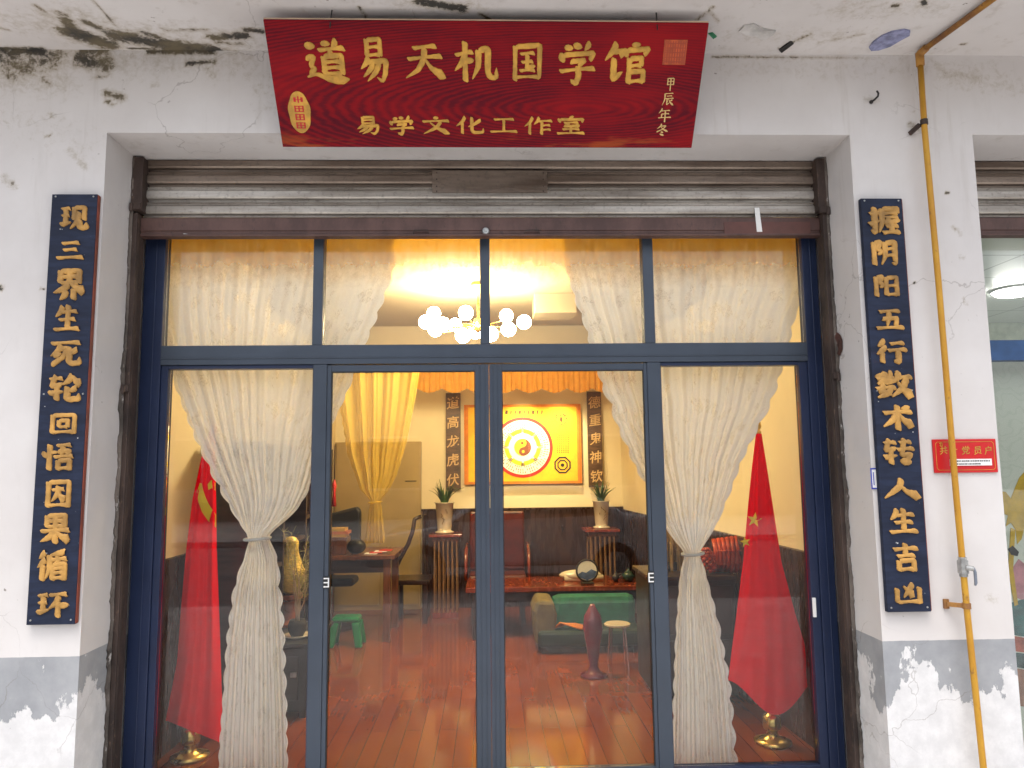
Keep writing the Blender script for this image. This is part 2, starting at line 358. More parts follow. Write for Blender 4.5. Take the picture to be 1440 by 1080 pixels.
# ------------------------------------------------------------------ ground outside
def structure(o): o['kind'] = 'structure'; return o
structure(build(MB().box(-30, -4.6, -.3, 30, .405, 0), 'pavement', M_CONC))
structure(build(MB().box(-30, -12.5, -.32, 30, -4.6, -.13), 'road', pm('concrete_road', (.20,.20,.20), .9, 0, .15, 3, bump=.3)))
structure(build(MB().box(-30, -40, -.3, 30, -12.5, 0), 'far_pavement', M_CONC))

# ------------------------------------------------------------------ the shop building
XL, XR, ZS, ZC, XP = -1.875, 1.848, 3.262, 3.695, 2.487
bld = thing('shop_building', 'old white plastered shop building with mouldy porch ceiling, peeling grey band and one open shopfront', 'building', (0, 0, 0))
STW = []; STC = []
def wseg(a, b, r, s): STW.append((at(*a, 0), at(*b, 0), r, s))
def cseg(a, b, r, s): STC.append((atz(*a, ZC), atz(*b, ZC), r, s))
# (pixel to pixel, radius in metres, strength)
cseg((50,8),(62,16),.014,.8); cseg((88,22),(102,40),.035,.9); cseg((100,45),(150,62),.055,1.0); cseg((120,30),(175,58),.026,.85); cseg((60,20),(100,30),.03,.62); cseg((200,45),(235,58),.03,.75); cseg((130,0),(165,38),.008,.75)
cseg((165,50),(230,62),.06,.9); cseg((225,62),(300,72),.06,1.0); cseg((230,42),(295,42),.010,.75); cseg((300,52),(345,50),.032,.9); cseg((305,60),(340,62),.02,.75); cseg((345,42),(368,44),.02,.95)
cseg((0,40),(12,42),.012,.7); cseg((-20,68),(60,69),.018,.9); cseg((180,68),(370,74),.010,.9); cseg((590,2),(650,12),.028,1.0); cseg((505,10),(515,25),.01,.8); cseg((675,20),(690,28),.012,.8)
cseg((1005,79.3),(1060,79.5),.007,1.0); cseg((1064,79.3),(1230,79.5),.008,.95); cseg((1256,8),(1262,8),.012,1.1); cseg((1298,2),(1300,6),.012,1.1); cseg((1352,62),(1356,62),.012,.9)
cseg((1150,60),(1215,48),.012,.62); cseg((1095,68),(1142,47),.008,.75); cseg((980,28),(1002,10),.01,.8); cseg((1140,22),(1230,0),.012,.45); cseg((1000,18),(1010,30),.01,.6)
wseg((-10,75),(25,85),.06,.8); wseg((15,100),(80,80),.07,.72); wseg((20,70),(60,72),.03,.95); wseg((112,82),(150,90),.045,.85); wseg((120,70),(150,70),.03,.95); wseg((150,131),(172,138),.020,.88); wseg((150,142),(158,147),.012,.85)
wseg((60,110),(70,118),.02,.6); wseg((210,72),(300,72),.02,.9); wseg((262,90),(302,86),.014,.88); wseg((290,95),(300,108),.010,.7); wseg((135,108),(148,108),.012,.7); wseg((215,120),(220,120),.012,.55)
wseg((70,160),(74,165),.008,.8); wseg((66,192),(70,192),.006,.85); wseg((100,210),(120,235),.02,.5); wseg((18,255),(20,257),.007,.85); wseg((5,250),(20,262),.02,.5); wseg((25,110),(60,112),.04,.4)
wseg((1330,105),(1375,108),.025,.55); wseg((1366,104),(1370,108),.007,.9); wseg((1283,158),(1285,158),.006,.9); wseg((1280,175),(1296,182),.016,.7); wseg((1310,85),(1330,110),.02,.45)
wseg((1331,271),(1333,271),.008,1.1); wseg((1340,320),(1350,330),.012,.55); wseg((1350,360),(1356,362),.012,.55); wseg((1285,398),(1286,398),.006,1.1); wseg((1355,420),(1358,428),.008,.6)
wseg((1215,140),(1235,140),.014,.5); wseg((1000,80),(1240,80),.006,.7); wseg((1220,100),(1225,105),.004,.4)
wseg((1325,660),(1340,668),.02,.3); wseg((1388,840),(1402,845),.016,.45); wseg((395,168),(420,172),.01,.4)
wseg((-2,404),(1,406),.012,1.1); wseg((59,405),(61,406),.007,1.15); wseg((380,95),(380,120),.03,.3); wseg((640,140),(650,200),.03,.3)
cseg((20,30),(340,60),.11,.40); cseg((100,20),(200,50),.09,.45); cseg((560,5),(680,10),.06,.38); cseg((1030,50),(1230,50),.07,.33); cseg((1180,15),(1330,10),.07,.36)
wseg((0,85),(340,78),.10,.40); wseg((0,110),(90,115),.08,.42); wseg((340,80),(380,150),.06,.30); wseg((1020,95),(1400,95),.07,.28); wseg((1330,110),(1430,120),.06,.36); wseg((0,160),(120,200),.10,.26)
def stain(pts, segs):
    P = np.array(pts); out = np.zeros(len(P))
    for a, b, r, s in segs:
        a = np.array(a); d = np.array(b)-a; L = max(d@d, 1e-9); t = np.clip((P-a)@d/L, 0, 1)
        q = np.linalg.norm(P-(a+t[:,None]*d), axis=1); out = np.maximum(out, s*np.exp(-(q/(r*1.5))**2))
    return out
def patch(mb, f, a0, a1, b0, b1, step):
    na = max(2, int((a1-a0)/step)+1); nb = max(2, int((b1-b0)/step)+1)
    mb.grid([[f(a, b) for a in np.linspace(a0, a1, na)] for b in np.linspace(b0, b1, nb)])
fw = MB(); wall = lambda x, z: (x, 0, z)
patch(fw, wall, -2.7, XL, 0, ZC, .016); patch(fw, wall, XL, XR, ZS, ZC, .016); patch(fw, wall, XR, XP, 0, ZC, .016)
patch(fw, wall, XP, 3.6, ZS+.003, ZC, .03); patch(fw, wall, -6, -2.7, 0, ZC, .2); patch(fw, wall, 3.6, 6.5, ZS+.003, ZC, .2)
RV = .56
for x in (XL, XR, XP): patch(fw, lambda y, z, x=x: (x, y, z), 0, RV, 0, ZS if x != XP else ZS+.003, .03)
patch(fw, lambda x, y: (x, y, ZS), XL, XR, 0, RV, .06); patch(fw, lambda x, y: (x, y, ZS+.003), XP, 6.5, 0, RV, .06)
ow = build(fw, 'facade_wall', M_FAC, bld)
at1 = ow.data.attributes.new('stain', 'FLOAT', 'POINT'); at1.data.foreach_set('value', stain(fw.v, STW).astype(np.float32))
pc = MB(); patch(pc, lambda x, y: (x, y, ZC), -3.0, 3.4, -.62, 0, .014); patch(pc, lambda x, y: (x, y, ZC), -6, 6.5, -.66, -.62, .2)
patch(pc, lambda x, y: (x, y, ZC), -6, -3.0, -.62, 0, .2); patch(pc, lambda x, y: (x, y, ZC), 3.4, 6.5, -.62, 0, .2)
oc = build(pc, 'porch_ceiling', M_FAC, bld)
at2 = oc.data.attributes.new('stain', 'FLOAT', 'POINT'); at2.data.foreach_set('value', stain(pc.v, STC).astype(np.float32))
build(MB().box(-6, -.66, ZC+.01, 6.5, .02, ZC+.2).box(-6, .02, ZC+.003, 6.5, 6.2, ZC+.2).box(-6, -.70, ZC-.015, 6.5, -.66, ZC+.6), 'porch_slab', M_FAC, bld)
# (the broad brown bloom of damp round the joint)
# peeled flakes of paint curling off the porch ceiling
def flake(pts, mat, name='paint_flake'):
    p = [atz(x, y, ZC-.004) for x, y in pts]; n = len(p); c = sum(p, Vector())/n
    mb = MB(); vs = [q+Vector((0,0,-.002-.006*abs(math.sin(i*1.7)))) for i, q in enumerate(p)]+[c+Vector((0,0,-.001))]+[q+Vector((0,0,.003)) for q in p]
    mb.add(vs, [(i, (i+1)%n, n) for i in range(n)]+[(i, i+n+1, (i+1)%n+n+1, (i+1)%n) for i in range(n)])
    build(mb, name, mat, bld)
M_BLUE = pm('old_blue_paint', (.22,.23,.36), .85, 0, .35, 22, bump=.5)
M_FLK = pm('curled_white_paint', (.50,.48,.46), .85, 0, .2, 12)
flake([(1222,67),(1227,59),(1240,50),(1254,44),(1272,41),(1280,43),(1279,49),(1266,56),(1252,64),(1236,70),(1225,70)], M_BLUE)
flake([(1039,44),(1046,36),(1060,33),(1074,40),(1091,43),(1088,47),(1074,56),(1062,50),(1050,48)], M_FLK)
flake([(1095,70),(1104,63),(1112,58),(1116,60),(1108,67),(1099,73)], M_INK)
flake([(996,47),(1002,46),(1008,51),(1003,53)], pm('green_paint_speck', (.03,.22,.10), .7), 'paint_flake')
# party walls, room and roof of the building
bk = MB().box(XR+.003, .561, 0, 2.02, 5.35, 3.69).box(2.02, .561, 0, XP-.003, .70, 3.69).box(-2.30, .561, 0, XL-.003, 5.35, 3.69).box(-6, .561, 0, -2.30, .70, 3.69)
build_each(bk, 'party_wall', M_CONC, bld)
ZR = 3.16
rm = MB()
rm.add([(-1.86,.56,0),(-1.80,5.2,0),(-1.80,5.2,ZR),(-1.86,.56,ZR)], [(0,1,2,3)]); rm.add([(1.84,.56,0),(1.56,5.2,0),(1.56,5.2,ZR),(1.84,.56,ZR)], [(3,2,1,0)])
rm.add([(-1.80,5.2,0),(1.56,5.2,0),(1.56,5.2,ZR),(-1.80,5.2,ZR)], [(0,1,2,3)])
rm.add([(-1.875,.555,0),(-1.86,.555,0),(-1.86,.555,ZR),(-1.875,.555,ZR)], [(0,1,2,3)]); rm.add([(1.84,.555,0),(1.85,.555,0),(1.85,.555,ZR),(1.84,.555,ZR)], [(0,1,2,3)])
build(rm, 'room_wall', M_CREAM, bld)
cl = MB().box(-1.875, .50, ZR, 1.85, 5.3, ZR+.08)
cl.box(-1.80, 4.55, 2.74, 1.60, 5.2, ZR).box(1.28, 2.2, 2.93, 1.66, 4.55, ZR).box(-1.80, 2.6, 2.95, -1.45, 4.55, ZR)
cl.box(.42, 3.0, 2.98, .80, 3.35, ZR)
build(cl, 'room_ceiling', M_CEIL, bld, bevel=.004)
wc = MB(); wc.box(-.78, 5.165, 0, 1.56, 5.198, 1.10); wc.box(-.79, 5.150, 1.10, 1.56, 5.198, 1.125)
wc.add([(1.828,.57,0),(1.555,5.16,0),(1.555,5.16,1.09),(1.828,.57,1.09)], [(3,2,1,0)]); wc.add([(1.828,.57,1.09),(1.555,5.16,1.09),(1.57,5.16,1.10),(1.845,.57,1.10)], [(0,1,2,3)])
wc.add([(-1.85,.57,0),(-1.788,5.19,0),(-1.788,5.19,1.09),(-1.85,.57,1.09)], [(0,1,2,3)]); wc.add([(-1.85,.57,1.09),(-1.788,5.19,1.09),(-1.80,5.19,1.10),(-1.862,.57,1.10)], [(3,2,1,0)])
build(wc, 'wainscot', M_WAIN, bld)
structure(build(MB().box(-1.9, .405, -.05, 1.9, 5.3, .004), 'floor', M_FLOOR))

# ------------------------------------------------------------------ brush strokes for the carved and painted characters
EAR = 's 10,8 10,98;g 10,10 34,8 24,30 36,46 22,56'
CAR = 'h 4,20 44,17;z 22,4 10,44 42,40;s 26,34 26,98;t 2,72 46,64'
KING = 'h 6,16 38,13;h 8,44 36,41;s 22,16 22,74;t 4,80 42,68'
G = {
'道':'d 48,8 55,20;p 76,6 64,24;h 36,29 92,24;p 64,28 56,42;s 46,42 46,82;z 46,42 84,40 84,82;h 48,55 82,54;h 48,68 82,67;h 48,81 82,81;d 12,12 24,26;z 8,46 24,43 18,62 24,70 14,84;n 8,88 26,80 60,94 98,92',
'易':'s 30,6 30,44;z 30,8 70,6 70,42;h 32,24 68,23;h 32,41 68,40;p 34,44 24,58 8,70;g 28,56 86,52 82,80 72,97 56,88;p 48,58 36,72 14,88;p 66,56 54,76 26,97',
'天':'h 24,18 76,12;h 12,45 88,37;p 50,16 48,44 34,72 6,92;n 50,44 64,68 96,92',
'机':'h 4,36 44,28;s 26,4 26,98;p 26,34 18,54 2,72;d 30,42 40,54;p 56,24 56,60 42,92;g 56,24 78,20 77,74 83,88 97,88 97,64',
'国':'s 12,10 12,96;g 12,12 88,8 88,92 74,85;h 28,30 72,27;h 32,50 68,48;h 26,71 74,69;s 50,30 50,71;d 60,55 68,64;h 14,87 86,86',
'学':'d 22,8 31,21;d 44,3 53,18;p 80,3 66,21;d 13,27 9,46;z 14,31 90,26 80,43;z 32,46 68,42 52,56;g 52,56 54,78 48,96 34,86;h 6,68 94,61',
'馆':'p 28,4 20,22 4,44;z 22,24 46,22 36,35;g 24,38 24,88 44,70;d 67,2 73,13;d 50,17 46,34;z 50,21 98,17 88,31;s 58,38 58,98;z 58,40 84,38 84,56;h 60,57 84,56;z 58,70 90,68 90,94;h 60,93 90,92',
'文':'d 46,3 54,18;h 6,30 94,26;p 68,28 52,60 8,93;n 30,34 54,64 96,93',
'化':'p 34,5 24,32 4,54;s 24,32 24,96;p 86,22 64,44 44,58;g 56,6 56,78 64,90 94,88 94,64',
'工':'h 16,14 84,12;s 50,14 50,84;h 4,88 96,86',
'作':'p 32,4 22,32 4,52;s 22,32 22,96;p 54,4 48,24 36,42;h 48,26 98,23;s 63,26 63,97;h 64,49 92,47;h 64,72 94,70',
'室':'d 46,2 54,12;d 12,16 9,33;z 12,20 90,18 84,33;h 26,38 74,36;z 46,40 28,56 72,53;d 64,46 76,60;h 22,73 78,71;s 50,58 50,93;h 4,95 96,93',
'甲':'s 20,10 20,58;z 20,12 80,10 80,56;h 22,33 78,32;h 22,55 78,54;s 50,12 50,99',
'辰':'h 22,10 88,6;p 22,10 22,56 4,96;h 36,28 80,25;h 28,46 94,42;g 42,46 42,90 62,76;p 86,54 62,66;n 52,46 68,74 98,95',
'年':'p 30,2 22,20 6,36;h 26,20 86,16;h 28,42 82,39;s 28,42 28,66;h 4,69 98,64;s 54,20 54,99',
'冬':'p 44,2 34,22 10,42;z 38,20 78,16 56,44 8,68;n 36,24 60,48 96,64;d 42,64 58,74;d 34,82 64,97',
'现':KING+';s 52,8 52,62;z 52,10 88,8 88,62;p 69,26 66,62 40,96;g 73,58 73,86 82,92 98,90 98,70',
'三':'h 20,16 80,12;h 26,48 74,45;h 4,86 96,82',
'界':'s 22,4 22,46;z 22,6 78,4 78,46;h 24,25 76,24;h 24,45 76,44;s 50,6 50,44;p 50,46 34,62 4,76;n 52,46 70,60 98,74;p 38,66 38,82 24,99;s 64,64 64,99',
'生':'p 32,6 24,26 6,46;h 26,30 88,26;h 20,58 82,55;s 52,2 52,90;h 2,94 98,90',
'死':'h 4,12 96,8;p 36,14 26,40 4,62;z 28,34 54,31 45,64 8,98;d 16,52 32,64;p 88,34 60,54;g 62,24 62,82 70,92 96,90 96,66',
'轮':CAR+';p 72,2 62,22 42,40;n 72,6 82,26 100,40;p 88,50 62,64;g 58,46 58,88 66,94 94,92 94,72',
'回':'s 10,8 10,96;z 10,10 90,8 90,96;s 34,34 34,66;z 34,35 66,34 66,66;h 34,66 66,66;h 12,90 88,89',
'悟':'d 7,30 3,50;s 20,2 20,98;d 30,26 37,38;h 44,8 92,5;p 67,8 58,48;z 48,28 84,26 82,48;h 36,50 100,46;s 50,62 50,98;z 50,63 88,61 88,98;h 50,93 88,92',
'因':'s 10,6 10,96;z 10,8 90,6 90,96;h 26,36 74,33;p 50,20 48,46 25,76;n 50,44 60,60 77,76;h 12,90 88,89',
'果':'s 22,4 22,44;z 22,6 78,4 78,44;h 24,24 76,24;h 24,43 76,42;s 50,6 50,99;h 4,58 96,54;p 48,58 32,76 4,92;n 52,58 70,76 98,90',
'循':'p 26,2 6,24;p 28,26 2,54;s 18,44 18,99;p 90,2 40,13;p 41,13 41,60 29,94;h 46,30 98,26;s 68,16 68,43;s 52,44 52,98;z 52,45 90,43 90,98;h 54,60 88,59;h 54,75 88,74;h 54,92 88,92',
'环':KING+';h 42,14 100,10;p 74,14 64,42 40,68;s 71,36 71,99;d 80,44 98,62',
'握':'h 2,26 36,22;g 20,2 20,94 6,84;t 0,66 36,50;z 44,8 94,6 94,24;h 46,25 94,24;p 44,8 44,56 32,96;h 54,41 96,39;z 70,42 56,57 88,54;d 82,46 95,59;h 54,73 95,71;s 75,58 75,93;h 42,96 100,93',
'阴':EAR+';p 52,8 52,62 36,96;g 52,10 90,7 90,93 76,86;h 54,36 88,34;h 54,60 88,59',
'阳':EAR+';s 50,10 50,94;z 50,12 92,10 92,94;h 52,50 90,48;h 52,89 90,88',
'五':'h 14,12 86,8;p 51,12 40,86;z 24,46 76,42 71,86;h 2,92 98,88',
'行':'p 30,2 6,28;p 34,30 2,62;s 20,50 20,99;h 46,18 92,14;h 38,46 100,42;g 73,46 73,94 57,85',
'数':'d 8,8 16,20;p 46,4 36,18;h 2,28 52,25;s 27,2 27,50;p 26,28 4,48;d 29,30 48,43;p 24,50 14,74 44,90;p 42,58 34,80 2,98;h 0,66 54,61;p 66,2 60,26 46,44;h 60,26 100,22;p 87,24 75,62 42,96;n 60,40 76,70 102,96',
'术':'h 6,32 94,28;s 50,2 50,99;p 48,32 34,60 4,84;n 52,32 68,60 98,84;d 67,6 82,20',
'转':CAR+';h 54,18 94,15;h 46,44 102,40;z 72,2 62,64 92,60 76,84;d 60,76 86,98',
'人':'p 52,4 46,42 4,96;n 48,34 64,66 100,94',
'吉':'h 6,24 94,20;s 50,2 50,46;h 18,48 82,45;s 24,62 24,99;z 24,63 78,61 78,99;h 26,94 76,93',
'凶':'p 68,12 32,72;n 32,20 70,68;s 10,30 10,94;h 10,92 90,90;s 90,26 90,96'}
def wprof(k, t):
    if k == 'h': return .86 - .36*math.sin(PI*t) + .22*t*t
    if k == 's': return 1.12 - .24*math.sin(PI*t)
    if k == 'p': return 1.18 - .38*t - .55*max(0, t-.55)/.45
    if k == 'n': return .45 + 1.15*min(1, t/.78)**1.6 - (1.3*max(0, t-.8)/.2 if t > .8 else 0)
    if k == 'd': return .62 + .75*math.sin(PI*min(1, t*.62+.12))
    if k == 't': return 1.15 - .75*t
    if k == 'g': return 1.0 - (.72*(t-.86)/.14 if t > .86 else 0) + .12*math.sin(5*t)
    return .98 - .12*math.sin(PI*t)
def glyph(mb, ch, x0, z0, x1, z1, y, W, h, sq=1.0, N=26):
    """brush-written character inside the box (x0..x1, z0 bottom..z1 top); raised towards -y by h; W = pen width (share of box)"""
    sx, sz = (x1-x0), (z1-z0); pen = W*(abs(sx)+abs(sz))/2
    def XZ(p): return np.array([x0+sx*p[0]/100, z1-sz*p[1]/100])
    for si, st in enumerate(G[ch].split(';')):
        k, *ps = st.split(' '); pts = np.array([XZ([float(c) for c in p.split(',')]) for p in ps])
        seg = np.linalg.norm(np.diff(pts, axis=0), axis=1); cum = np.concatenate([[0], np.cumsum(seg)]); L = cum[-1]
        s = np.linspace(0, L, N); q = np.stack([np.interp(s, cum, pts[:,0]), np.interp(s, cum, pts[:,1])], 1)
        for _ in range(5 if k in 'pn' else 1):
            q[1:-1] = (q[:-2]+2*q[1:-1]+q[2:])/4
        if k == 'h':                                      # slight arch of a written horizontal
            q[:,1] += pen*.10*np.sin(np.linspace(0, PI, N))
        tg = np.gradient(q, axis=0); tg /= np.linalg.norm(tg, axis=1)[:,None]+1e-9; nm = np.stack([-tg[:,1], tg[:,0]], 1)
        rows = []; yy = y - si*h*.012
        e = min(pen*.34, L*.3); skew = {'h': -.5, 'n': -.35, 't': -.4}.get(k, .38)
        for i in range(N):
            t = s[i]/L; w = pen*.5*wprof(k, t)*(1+.05*math.sin(i*1.3+si))
            d = min(s[i], L-s[i]); 
            if d < e: w *= math.sqrt(max(.34, 1-(1-d/e)**2))
            row = []
            for a, hh in ((-1,0),(-.90,.75),(-.5,.95),(0,1),(.5,.95),(.90,.75),(1,0)):
                p = q[i]+(nm[i]+tg[i]*skew)*w*a; row.append((p[0], yy-h*hh if hh else y+.0004, p[1]))
            rows.append(row)
        mb.grid([r[::-1] for r in rows]); o = len(mb.v)
        k7 = 7
    return mb

# ------------------------------------------------------------------ hanging name board
SO = Vector((.010, -.045, 3.170)); ST = math.atan2(.318, .462); SH = .562; SW = 2.045
sign = thing('name_board', 'dark red lacquered wooden name board with gold writing leaning out over the entrance', 'sign', SO)
sign.rotation_euler = (ST, 0, 0)
sn = np.array([0, -math.cos(ST), -math.sin(ST)]); su = np.array([0, -math.sin(ST), math.cos(ST)])
def onsign(px, py):
    d = ray(px, py); o = np.array(SO); t = ((o-CAM)@sn)/(d@sn); p = CAM+d*t-o; return p[0], p@su
b_ = MB(); b_.prism([(-SW/2+.012,0),(SW/2-.012,0),(SW/2,SH),(-SW/2,SH)], 0, .028)
build(b_, 'board', M_SIGN, sign, bevel=.003, local=True)
build(MB().prism([(-SW/2+.002,SH+.001),(SW/2-.002,SH+.001),(SW/2-.002,SH+.006),(-SW/2+.002,SH+.006)], .002, .026), 'board_edge', pm('raw_pine_edge', (.42,.30,.20), .7), sign, local=True)
def sbox(x0, y0, x1, y1):
    a = onsign(x0, (y0+y1)/2); b = onsign(x1, (y0+y1)/2); c = onsign((x0+x1)/2, y1); d = onsign((x0+x1)/2, y0); return a[0], c[1], b[0], d[1]
def letter(parent, chars, boxes, W, h, mat, conv, y, local, name='lettering'):
    for ch, bx in zip(chars, boxes):
        mb = MB(); glyph(mb, ch, *conv(*bx), y, W, h); build(mb, name, mat, parent, smooth=True, local=local)
letter(sign, '道易天机国学馆', [(425,52,491,116),(503,51,549,116),(566,58,629,114),(638,56,700,116),(719,59,764,116),(784,58,840,120),(848,58,912,119)], .138, .004, M_GOLD, sbox, -.0005, True)
letter(sign, '易学文化工作室', [(499,163,537,189),(546,163,584,190),(592,163,634,190),(640,163,682,189),(688,165,729,188),(736,164,777,190),(782,163,824,189)], .135, .003, M_GOLD, sbox, -.0005, True)
letter(sign, '甲辰年冬', [(936,108,950,128),(931,130,948,149),(925,152,944,172),(922,174,940,191)], .10, .002, pm('pale_gold', (.66,.44,.16), .5), sbox, -.0005, True)
x0, z0, x1, z1 = sbox(933, 56, 965, 91); sm = MB(); sm.box(x0, -.002, z0, x1, .001, z1)
for i in range(9):
    xx = x0+(x1-x0)*(i+.5)/9
    sm.box(xx-.003, -.0035, z0+.006, xx+.002, -.002, z1-.006, 1)
for i in range(5):
    zz = z0+(z1-z0)*(i+.7)/5.4; sm.box(x0+.004, -.0042, zz-.003, x1-.004, -.0022, zz+.001, 1)
build(sm, 'seal', [pm('orange_seal_ink', (.44,.075,.016), .6, 0, .3, 30), pm('dark_seal_ink', (.36,.05,.016), .6)], sign, local=True)
cx_, cz_ = onsign(421.5, 158); rx = abs(onsign(437, 158)[0]-cx_); rz = abs(onsign(421, 187)[1]-cz_); ov = MB()
ov.prism([(cx_+rx*math.cos(t)*(1+.04*math.sin(7*t)), cz_+rz*math.sin(t)) for t in np.linspace(0, 2*PI, 40, endpoint=False)][::-1], -.003, .001)
build(ov, 'oval_seal', M_GOLD, sign, local=True)
om = MB(); zc = cz_+rz*.62
for k in range(4):
    zb = cz_+rz*(.72-.40*k); w_ = rx*.42
    for (a, b, c, d) in ((-1,.0,-.5,-.22),(-.15,.05,.15,-.26),(.5,0,1,-.22),(-.9,-.1,.9,-.13)) if k == 0 else ((-1,0,1,-.04),(-1,-.12,1,-.16),(-1,-.25,1,-.29),(-1,0,-.7,-.29),(.7,0,1,-.29),(-.15,0,.15,-.29)):
        om.box(cx_+a*w_, -.0045-.0002*k, zb+b*rz, cx_+c*w_, -.0032, zb+d*rz)
build(om, 'seal_mark', M_REDP, sign, local=True)
hw = MB()
for x in (-.72, .78):
    hw.tube([(x, -.02, SH-.03), (x+.005, .10, SH+.08), (x+.01, .22, SH+.03)], .003, 6)
build_each(hw, 'hanging_wire', M_INK, sign, local=True)

# ------------------------------------------------------------------ couplet boards on the piers
def couplet(label, corners, chars, boxes):
    p = [at(*c, -.03) for c in corners]; zb = (p[2].z+p[3].z)/2; zt = (p[0].z+p[1].z)/2; xl = (p[0].x+p[2].x)/2; xr = (p[1].x+p[3].x)/2
    t = thing('couplet_board', label, 'couplet board', ((xl+xr)/2, -.003, zb), 'couplet boards on the piers')
    mb = MB(); mb.box(xl, -.030, zb, xr, -.003, zt); build(mb, 'board', [M_NAVY], t, bevel=.002)
    ed = MB(); ed.box(xr+.0005, -.027, zb+.004, xr+.0035, -.005, zt-.004); build(ed, 'board_edge', pm('red_brown_edge', (.20,.04,.02), .6, 0, .4, 8), t)
    nl = MB()
    for x in (xl+.018, xr-.018):
        for z in (zb+.02, (zb+zt)/2+.04, zt-.012): nl.tube([(x, -.030, z), (x, -.034, z)], [.005, .003], 8)
    build_each(nl, 'nail', M_STEEL, t)
    def cb(x0, y0, x1, y1):
        a = at(x0, y1, -.033); b = at(x1, y0, -.033); return a.x, a.z, b.x, b.z
    letter(t, chars, boxes, .205, .0075, M_GOLDL, cb, -.0302, False, 'carved_character')
    return t
couplet('navy couplet board with gold characters on the left pier, reading down from the character 现', [(72,273),(137,273),(38,879),(105,878)], '现三界生死轮回悟因果循环',
    [(83,289,124,323),(78,338,120,367),(73,379,122,422),(75,428,114,466),(69,479,115,514),(67,526,115,564),(69,581,109,611),(60,624,104,662),(63,675,101,715),(55,723,101,765),(51,775,96,817),(50,832,95,869)])
couplet('navy couplet board with gold characters on the right pier beside the yellow gas pipe', [(1209,279),(1268,279),(1250,861),(1310,860)], '握阴阳五行数术转人生吉凶',
    [(1223,291,1263,329),(1227,338,1261,374),(1230,387,1263,418),(1232,435,1270,464),(1233,478,1274,511),(1233,522,1281,560),(1241,569,1284,606),(1243,616,1283,654),(1242,672,1293,702),(1251,714,1289,751),(1256,763,1292,804),(1259,817,1296,850)])

# ------------------------------------------------------------------ roller shutter
def shutter(x0, x1, label, y=.33):
    t = thing('roller_shutter', label, 'roller shutter', ((x0+x1)/2, y, 2.83), 'roller shutters')
    prof = []; z = ZS+.02; p = .0845; zb = 2.938
    prof_z = z
    while prof_z > zb+.01:
        a = prof_z
        prof += [(y+.004, a), (y-.008, a-.004), (y-.010, a-.008), (y-.004, a-.012), (y-.006, a-.020), (y-.016, a-.028), (y-.018, a-.060), (y-.012, a-.068), (y+.010, a-.071), (y+.012, a-.079)]
        prof_z -= p
    prof.append((y+.004, prof_z))
    sm_ = MB().prof_x(prof, x0, x1); sm_.m = [1 if i < 21 else 0 for i in range(len(sm_.m))]; build(sm_, 'slat_curtain', [M_SLAT, M_SLATB], t)  # upper slats: rust-brown tone, with the shade they lie in painted into it
    r = MB().prof_x([(y+.02, zb), (y-.012, zb), (y-.020, zb-.006), (y-.020, zb-.072), (y-.014, zb-.076), (y-.014, zb-.088), (y-.024, zb-.094), (y-.024, zb-.104), (y+.02, zb-.108), (y+.02, zb)], x0, x1)
    build(r, 'bottom_rail', M_RAIL, t)
    return t
YS = .33
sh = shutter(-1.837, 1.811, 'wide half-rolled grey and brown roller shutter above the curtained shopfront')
sp = MB(); a = at(608, 240, YS-.022); b = at(770, 272, YS-.022); sp.box(a.x, YS-.026, b.z+.004, b.x, YS-.0195, a.z)
build(sp, 'splice_plate', M_SLATB, sh)
rv = MB()
for px in (614, 764):
    for py in (243, 252, 262, 269):
        q = at(px, py, YS-.026); rv.ball(q, .004, 5)
build_each(rv, 'rivet', M_GUIDE, sh)
lk = MB(); q = at(683, 325, YS-.02); lk.tube([(q.x, YS-.019, q.z), (q.x, YS-.030, q.z)], [.021, .016], 16); lk.tube([(q.x, YS-.03, q.z), (q.x, YS-.034, q.z)], .007, 10)
build(lk, 'lock', M_STEEL, sh, smooth=False)
for px in (592, 748):
    q = at(px, 327, YS-.02); hd = MB(); hd.tube([(q.x-.04, YS-.018, q.z-.012), (q.x-.036, YS-.034, q.z+.008), (q.x+.036, YS-.034, q.z+.008), (q.x+.04, YS-.018, q.z-.012)], .004, 8)
    build(hd, 'handle', M_GUIDE, sh)
q0 = at(1018, 312, YS-.022); q1 = at(1140, 330, YS-.022); build(MB().box(q0.x, YS-.0235, q1.z, q1.x, YS-.0195, q0.z), 'cover_plate', pm('red_brown_plate', (.11,.040,.030), .5, .1, .2), sh)
q0 = at(1061, 292, YS-.024); q1 = at(1071, 326, YS-.024); st_ = MB()
st_.add([(q0.x, YS-.0245, q0.z), (q0.x+.026, YS-.0245, q0.z), (q1.x+.004, YS-.0245, q1.z), (q1.x-.026, YS-.0245, q1.z), (q0.x, YS-.022, q0.z), (q0.x+.026, YS-.022, q0.z), (q1.x+.004, YS-.0238, q1.z), (q1.x-.026, YS-.0238, q1.z)], [(3,2,1,0),(4,5,6,7),(0,1,5,4),(1,2,6,5),(2,3,7,6),(3,0,4,7)])
build(st_, 'sticker', M_PAPER, sh)
chp = MB(); q = at(262, 330, YS-.021)
chp.prism([(q.x-.02,q.z-.004),(q.x+.0,q.z-.008),(q.x+.024,q.z+.001),(q.x+.006,q.z+.004),(q.x-.014,q.z+.007)], YS-.0212, YS-.0195); build(chp, 'paint_chip', M_PAPER, sh)
